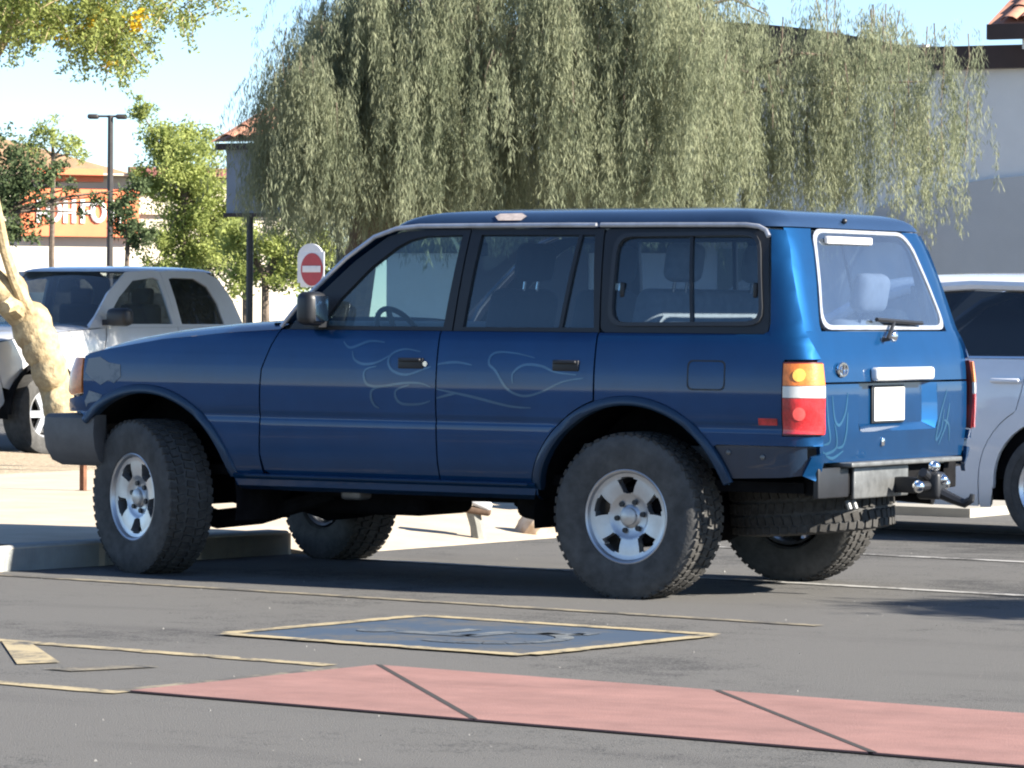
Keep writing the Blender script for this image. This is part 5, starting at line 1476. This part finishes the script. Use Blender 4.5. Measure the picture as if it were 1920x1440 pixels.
# ---- weeping acacia behind the blue vehicle
rnd = random.Random(11)
T0 = BG(-1.55, 38.2, 0)
ac = empty('weeping_tree', T0, 0, label='large weeping grey-green tree with hanging foliage behind the blue wagon', category='tree')
tk = MB()
top = Vector((-.25, -.2, 2.6))
tk.tube([(0, 0, -.1), (.03, .02, .9), (-.08, -.06, 1.8), top, (-.7, -.5, 3.6), (-1.2, -.8, 4.6)], [.24, .19, .17, .16, .12, .07], 10)
limbs = []
def loc(lat, dep, z): return BG(lat, dep, z) - T0
ends = [(-2.0, 38.5, 4.1), (-1.0, 36.8, 4.3), (.2, 37.2, 4.6), (1.3, 38.8, 4.3), (2.4, 38.2, 4.15), (3.3, 38.3, 3.75), (3.9, 38.4, 3.55), (.8, 39.8, 4.5), (-.6, 40.0, 4.4)]
for e in ends:
    e_ = loc(*e); s_ = top + Vector((0, 0, rnd.uniform(-.5, .4)))
    mid = s_.lerp(e_, .5) + Vector((0, 0, .35))
    lp_ = []
    for i in range(9):
        t = i / 8
        q = s_.lerp(mid, t * 2) if t < .5 else mid.lerp(e_, t * 2 - 1)
        jt = .09 if 0 < i < 8 else 0
        lp_.append(q + Vector((rnd.gauss(0, jt), rnd.gauss(0, jt), rnd.gauss(0, jt) + .12 * math.sin(math.pi * t))))
    tk.tube(lp_, [.085, .07, .058, .048, .038, .030, .022, .014, .006], 7)
tk.build('trunk', M_BARK, ac)
V = []; F = []; TW = MB()
def strand(p_, L_, dens, sway):
    n = max(3, int(L_ / .09))
    q = p_.copy(); d = Vector((sway.x, sway.y, -.9)).normalized()
    pts = [q.copy()]
    for i in range(n):
        d = (d + Vector((rnd.gauss(0, .07), rnd.gauss(0, .07), -.14))).normalized()
        q = q + d * .09
        pts.append(q.copy())
        for k in range(dens):
            out = Vector((rnd.gauss(0, 1), rnd.gauss(0, 1), 0)) * .33
            leaf_quads(V, F, q + Vector((rnd.gauss(0, .022), rnd.gauss(0, .022), rnd.uniform(-.05, .05))), Vector((0, 0, -1)) + out, rnd.uniform(.045, .10), rnd.uniform(.006, .010), rnd)
    return pts
clus = []
def topz(lat):   # outline of the crown on its left shoulder
    return interp([(-2.42, 2.95), (-2.3, 3.3), (-2.15, 3.75), (-1.9, 4.2), (-1.4, 4.8), (0, 5.2), (1.5, 4.9), (2.1, 4.45), (3, 4.35), (4.0, 4.25), (4.4, 3.9)], lat)
def botz(lat): return interp([(-2.4, 2.22), (-2.2, 2.08), (-1.5, 1.85), (-.8, 1.98), (0, 2.02), (1.4, 2.0), (2.0, 1.95), (2.8, 2.0), (3.6, 2.1), (4.0, 2.0), (4.35, 2.5)], lat)
while len(clus) < 125:                      # front tresses
    lat = rnd.uniform(-2.3, 2.2)
    dep = rnd.uniform(36.5, 38.0)
    zt = lerp(botz(lat) + .5, topz(lat), rnd.random() ** .8)
    clus.append((lat, dep, zt, .085, rnd.randint(18, 26), 1.0))
for k in range(240):                        # shaded inner mass
    lat = rnd.uniform(-2.25, 2.3)
    dep = rnd.uniform(38.0, 40.4)
    clus.append((lat, dep, lerp(botz(lat) + .35, topz(lat), rnd.random()), .17, rnd.randint(7, 10), 1.0))
for k in range(34):                         # left shoulder
    lat = rnd.uniform(-2.2, -1.1)
    clus.append((lat, rnd.uniform(36.8, 39.0), lerp(3.0, topz(lat), rnd.random() ** .6), .11, rnd.randint(12, 18), 1.0))
for k in range(46):                         # thinner right side, in front of the wall
    lat = rnd.uniform(2.1, 4.35)
    clus.append((lat, rnd.uniform(37.4, 38.9), lerp(botz(lat) + .9, topz(lat), rnd.random() ** .7), .10, rnd.randint(6, 11), 1.15))
for lat in (2.35, 2.5, 2.7, 2.85, 3.05, 3.2, 3.68, 3.85, 3.95, 4.1, 2.6):
    clus.append((lat + rnd.uniform(-.05, .05), rnd.uniform(37.6, 38.8), rnd.uniform(2.9, 3.6), .07, rnd.randint(8, 12), 1.2))
for lat, dep, zt, rad, ns_, lk_ in clus:
    c0 = loc(lat, dep, zt)
    b = botz(lat) + abs(rnd.gauss(0, .20)) - (.10 if rnd.random() < .2 else 0)
    Lc = min(max(.35, zt - b), rnd.uniform(.8, 2.1) * lk_)
    for s_ in range(ns_):
        ra = rnd.gauss(0, rad); rb_ = rnd.gauss(0, rad)
        p_ = c0 + Vector((ra, rb_, rnd.gauss(0, .10)))
        strand(p_, Lc * rnd.uniform(.45, 1.05), 10, Vector((ra * 1.6, rb_ * 1.6, 0)))
    e = Vector((c0.x, c0.y, c0.z))
    TW.tube([e + Vector((0, 0, .04)), e + Vector((rnd.gauss(0, .03), rnd.gauss(0, .03), -.2)), e + Vector((rnd.gauss(0, .05), rnd.gauss(0, .05), -.5))], [.007, .005, .003], 4, cap=False)
mesh_leaves('crown', V, F, L_ACA, ac)
TW.build('twigs', M_BARK, ac, fixn=False, kind='stuff')

# ---- leaning flowering tree at the left, crown overhead
B0 = BG(-4.10, 36.6, .02)
pv = empty('leaning_tree', B0, 0, label='tan leaning trunk at the gravel bed with yellow-blossomed branches overhead', category='tree')
def loc2(u, v, D): 
    return BG((u - 960) * D / 7579.5, D, 1.3457 + D * (585.5 + (960 - u) * -.0070 * 0 - v) / 7579.5) - B0
tk = MB()
tk.tube([loc2(128, 900, 36.6), loc2(118, 800, 36.6), loc2(104, 735, 36.6), loc2(80, 660, 36.6), loc2(48, 605, 36.5), loc2(-10, 545, 36.4), loc2(-90, 480, 36.2), loc2(-180, 330, 36.2), loc2(-200, 120, 36.3)], [.155, .145, .15, .165, .15, .15, .13, .11, .08], 12)
tk.tube([loc2(78, 640, 36.5), loc2(52, 590, 36.4), loc2(25, 530, 36.3), loc2(8, 480, 36.2), loc2(-30, 300, 36), loc2(-20, 80, 36), loc2(60, -60, 36), loc2(200, -90, 36)], [.10, .065, .055, .05, .045, .04, .03, .02], 9)
tk.tube([loc2(-60, 200, 36), loc2(20, 60, 36), loc2(120, -10, 36), loc2(300, -20, 36)], [.05, .035, .025, .012], 7)
for (u_, v_, r_) in ((92, 700, .17), (60, 622, .19), (110, 770, .15), (20, 560, .16), (75, 655, .18)):
    q_ = loc2(u_, v_, 36.5); tk.sphere(q_, r_, 10, 8, (1.0, .95, 1.25))
tk.tube([loc2(30, 590, 36.35), loc2(18, 580, 36.1), loc2(8, 586, 36.0)], [.09, .075, .055], 8)
tk.build('trunk', M_BARKT, pv)
V = []; F = []; FV = []; FF = []; TW = MB()
def spray(V, F, p_, d, L_, rnd, ln=.042, wd=.020, dens=7):
    """a feathery twig with small leaflets"""
    n = int(L_ / .035); q = p_.copy()
    pts = [q.copy()]
    for i in range(n):
        d = (d + Vector((rnd.gauss(0, .12), rnd.gauss(0, .12), -.045))).normalized(); q = q + d * .035; pts.append(q.copy())
        for k in range(dens):
            leaf_quads(V, F, q + Vector((rnd.gauss(0, .03), rnd.gauss(0, .03), rnd.gauss(0, .03))), Vector((rnd.gauss(0, 1), rnd.gauss(0, 1), rnd.gauss(0, 1) - .2)), ln * rnd.uniform(.7, 1.5), wd * rnd.uniform(.7, 1.4), rnd)
    return pts
centres = [(30, 20, 1.3), (10, 45, 1.0), (60, 60, .8), (80, 40, 1.2), (120, 20, .8), (165, 30, 1.1), (190, 60, 1.2), (200, 100, 1.3), (185, 80, 1.2), (215, 120, .5), (120, 70, .7), (240, 20, .7), (300, 20, .55), (380, 10, .5), (420, 5, .35), (20, 60, .5), (60, 90, .35), (270, 60, .35), (0, -20, 1), (100, -40, 1.2), (200, -40, 1.2), (320, -50, 1.0), (180, 10, 1), (50, -10, 1), (230, 40, .7)]
for (u, v, wgt) in centres:
    for k in range(int(17 * wgt)):
        p_ = loc2(u + rnd.gauss(0, 26), v + rnd.gauss(0, 18) - 15, 36 + rnd.gauss(0, .35))
        spr = spray(V, F, p_, Vector((rnd.gauss(0, .8), rnd.gauss(0, .8), rnd.uniform(-1.1, -.1))).normalized(), rnd.uniform(.18, .42), rnd)
        if k % 2 == 0: TW.tube(spr[::3] if len(spr) > 6 else spr, .004, 4, cap=False)
mesh_leaves('crown', V, F, L_PALO, pv)
TW.build('twigs', M_BARKT, pv, fixn=False, kind='stuff')
for (u, v, n) in ((245, 48, 34), (262, 40, 16), (168, 58, 26), (180, 35, 26), (112, 76, 22), (200, 126, 24), (70, 62, 8), (255, 58, 20)):
    V = []; F = []
    for k in range(n):
        p_ = loc2(u + rnd.gauss(0, 8), v + rnd.gauss(0, 7), 35.8 + rnd.gauss(0, .1))
        leaf_quads(V, F, p_, Vector((rnd.gauss(0, 1), rnd.gauss(0, 1), rnd.gauss(0, 1))), .045, .04, rnd)
    mesh_leaves('blossom', V, F, L_YEL, pv)

# ---- bushy trees: uneven crowns of leaf clumps on a branching trunk
def bushy(name, label, lat, dep, h, blobs, leafm, n, ln, wd, seed, trunk_r=.09, bark=None, group=None):
    rnd = random.Random(seed)
    base = BG(lat, dep, 0)
    t = empty(name, base, rnd.uniform(0, 6), label=label, category='tree')
    t.rotation_euler[2] = 0
    if group: t['group'] = group
    V = []; F = []; tk = MB()
    for (bl2, bd2, bz, br) in blobs:
        c = BG(bl2, bd2, bz) - base
        if len(tk.v) == 0:
            fork = Vector((c.x * .35, c.y * .35, max(.8, c.z - br * 1.1)))
            tk.tube([(0, 0, 0), fork * .5 + Vector((.05, .03, 0)), fork, c], [trunk_r, trunk_r * .85, trunk_r * .7, trunk_r * .2], 7)
        else:
            tk.tube([fork, fork.lerp(c, .5) + Vector((0, 0, br * .25)), c], [trunk_r * .5, trunk_r * .28, trunk_r * .1], 6)
        m_ = int(n * br ** 2)
        sub = [(c + Vector((rnd.gauss(0, 1), rnd.gauss(0, 1), rnd.gauss(0, .9))).normalized() * br * rnd.uniform(.35, 1.0), br * rnd.uniform(.18, .40)) for k in range(int(14 * br) + 8)]
        for k in range(m_):
            sc, sr = sub[rnd.randrange(len(sub))]
            p_ = sc + Vector((rnd.gauss(0, 1), rnd.gauss(0, 1), rnd.gauss(0, 1))) * sr * .62
            leaf_quads(V, F, p_, Vector((rnd.gauss(0, 1), rnd.gauss(0, 1), rnd.gauss(0, 1) + .2)), ln * rnd.uniform(.6, 1.4), wd * rnd.uniform(.6, 1.4), rnd)
    tk.build('trunk', bark or M_BARK, t)
    mesh_leaves('crown', V, F, leafm, t)
    return t
def pix(u, v, D): return ((u - 960) * D / 7579.5, D, 1.3457 + D * (585 - v) / 7579.5)
def blob(u, v, D, rpx): q = pix(u, v, D); return (*q, rpx * D / 7579.5)
bushy('palo_verde_tree', 'bright yellow-green feathery tree right of the parking lamp', *pix(345, 0, 90)[:2], 6, [blob(350, 300, 90, 75), blob(380, 350, 90, 70), blob(330, 420, 90, 70), blob(400, 420, 90, 60), blob(380, 480, 90, 60), blob(295, 260, 90, 38), blob(262, 215, 90, 26), blob(280, 345, 90, 40), blob(300, 480, 90, 40)], L_FAR, 7000, .10, .042, 5, .10)
bushy('dark_shade_tree', 'dark green tree left of the orange sign with a branch across it', *pix(-20, 0, 72)[:2], 5, [blob(20, 330, 72, 70), blob(40, 400, 72, 58), blob(90, 330, 72, 36), blob(10, 440, 72, 40), blob(130, 360, 72, 18), blob(180, 375, 72, 18), blob(230, 385, 72, 30), blob(255, 360, 72, 28), blob(150, 405, 72, 12)], L_DARKG, 4600, .09, .045, 6, .10)
bushy('shrub_tree', 'olive bushy tree at the foot of the parking lamp', *pix(240, 0, 84)[:2], 4, [blob(235, 430, 84, 32), blob(265, 450, 84, 34), blob(225, 395, 84, 26)], L_DARKG, 7000, .09, .045, 8, .07)
bushy('roadside_tree', 'pale tree beside the restaurant roof', *pix(100, 0, 118)[:2], 8, [blob(95, 265, 118, 34), blob(125, 285, 118, 28), blob(60, 280, 118, 26), blob(150, 300, 118, 16)], L_FAR, 2600, .12, .05, 9, .10)
bushy('street_tree', 'green tree under the porch roof behind the block wall', *pix(510, 0, 78)[:2], 5, [blob(470, 470, 78, 50), blob(530, 460, 78, 48), blob(570, 430, 78, 45), blob(450, 520, 78, 40), blob(540, 520, 78, 42), blob(600, 480, 78, 50), blob(430, 450, 78, 40)], L_FAR, 5000, .10, .045, 10, .10)
bushy('street_tree', 'tall dark tree behind the restaurant wall at the porch corner', *pix(470, 0, 120)[:2], 5, [blob(440, 470, 120, 60), blob(520, 500, 120, 60), blob(360, 500, 120, 50), blob(600, 500, 120, 60)], L_DARKG, 2200, .16, .07, 12, .14)
# tree outside the picture on the right, its crown's shade lies on the asphalt behind the tail
sx_, sy_ = -3.25, .35
hh = 3.6
bt = (sx_ - KX * hh, sy_ - KY * hh)
rnd = random.Random(21)
stt = empty('lot_tree', (bt[0] - .6, bt[1] - .2, 0), 0, label='small tree off to the right whose shade falls behind the tail', category='tree')
tk = MB(); tk.tube([(0, 0, 0), (.05, .02, 1.2), (.2, .05, 2.4), (.5, .2, hh)], [.09, .08, .06, .03], 8); tk.build('trunk', M_BARK, stt)
V = []; F = []
for (cx2, cy2, cz2, rr) in ((.6, .2, hh, .42), (.35, -.25, hh + .05, .35), (.75, .55, hh - .1, .30), (.2, .0, hh + .3, .35), (.55, -.7, hh, .28)):
    for k in range(int(5200 * rr * rr)):
        p_ = Vector((cx2, cy2, cz2)) + Vector((rnd.gauss(0, 1), rnd.gauss(0, 1), rnd.gauss(0, 1) * .6)) * rr * .55
        leaf_quads(V, F, p_, Vector((rnd.gauss(0, 1), rnd.gauss(0, 1), rnd.gauss(0, 1))), .10, .05, rnd)
mesh_leaves('crown', V, F, L_FAR, stt)
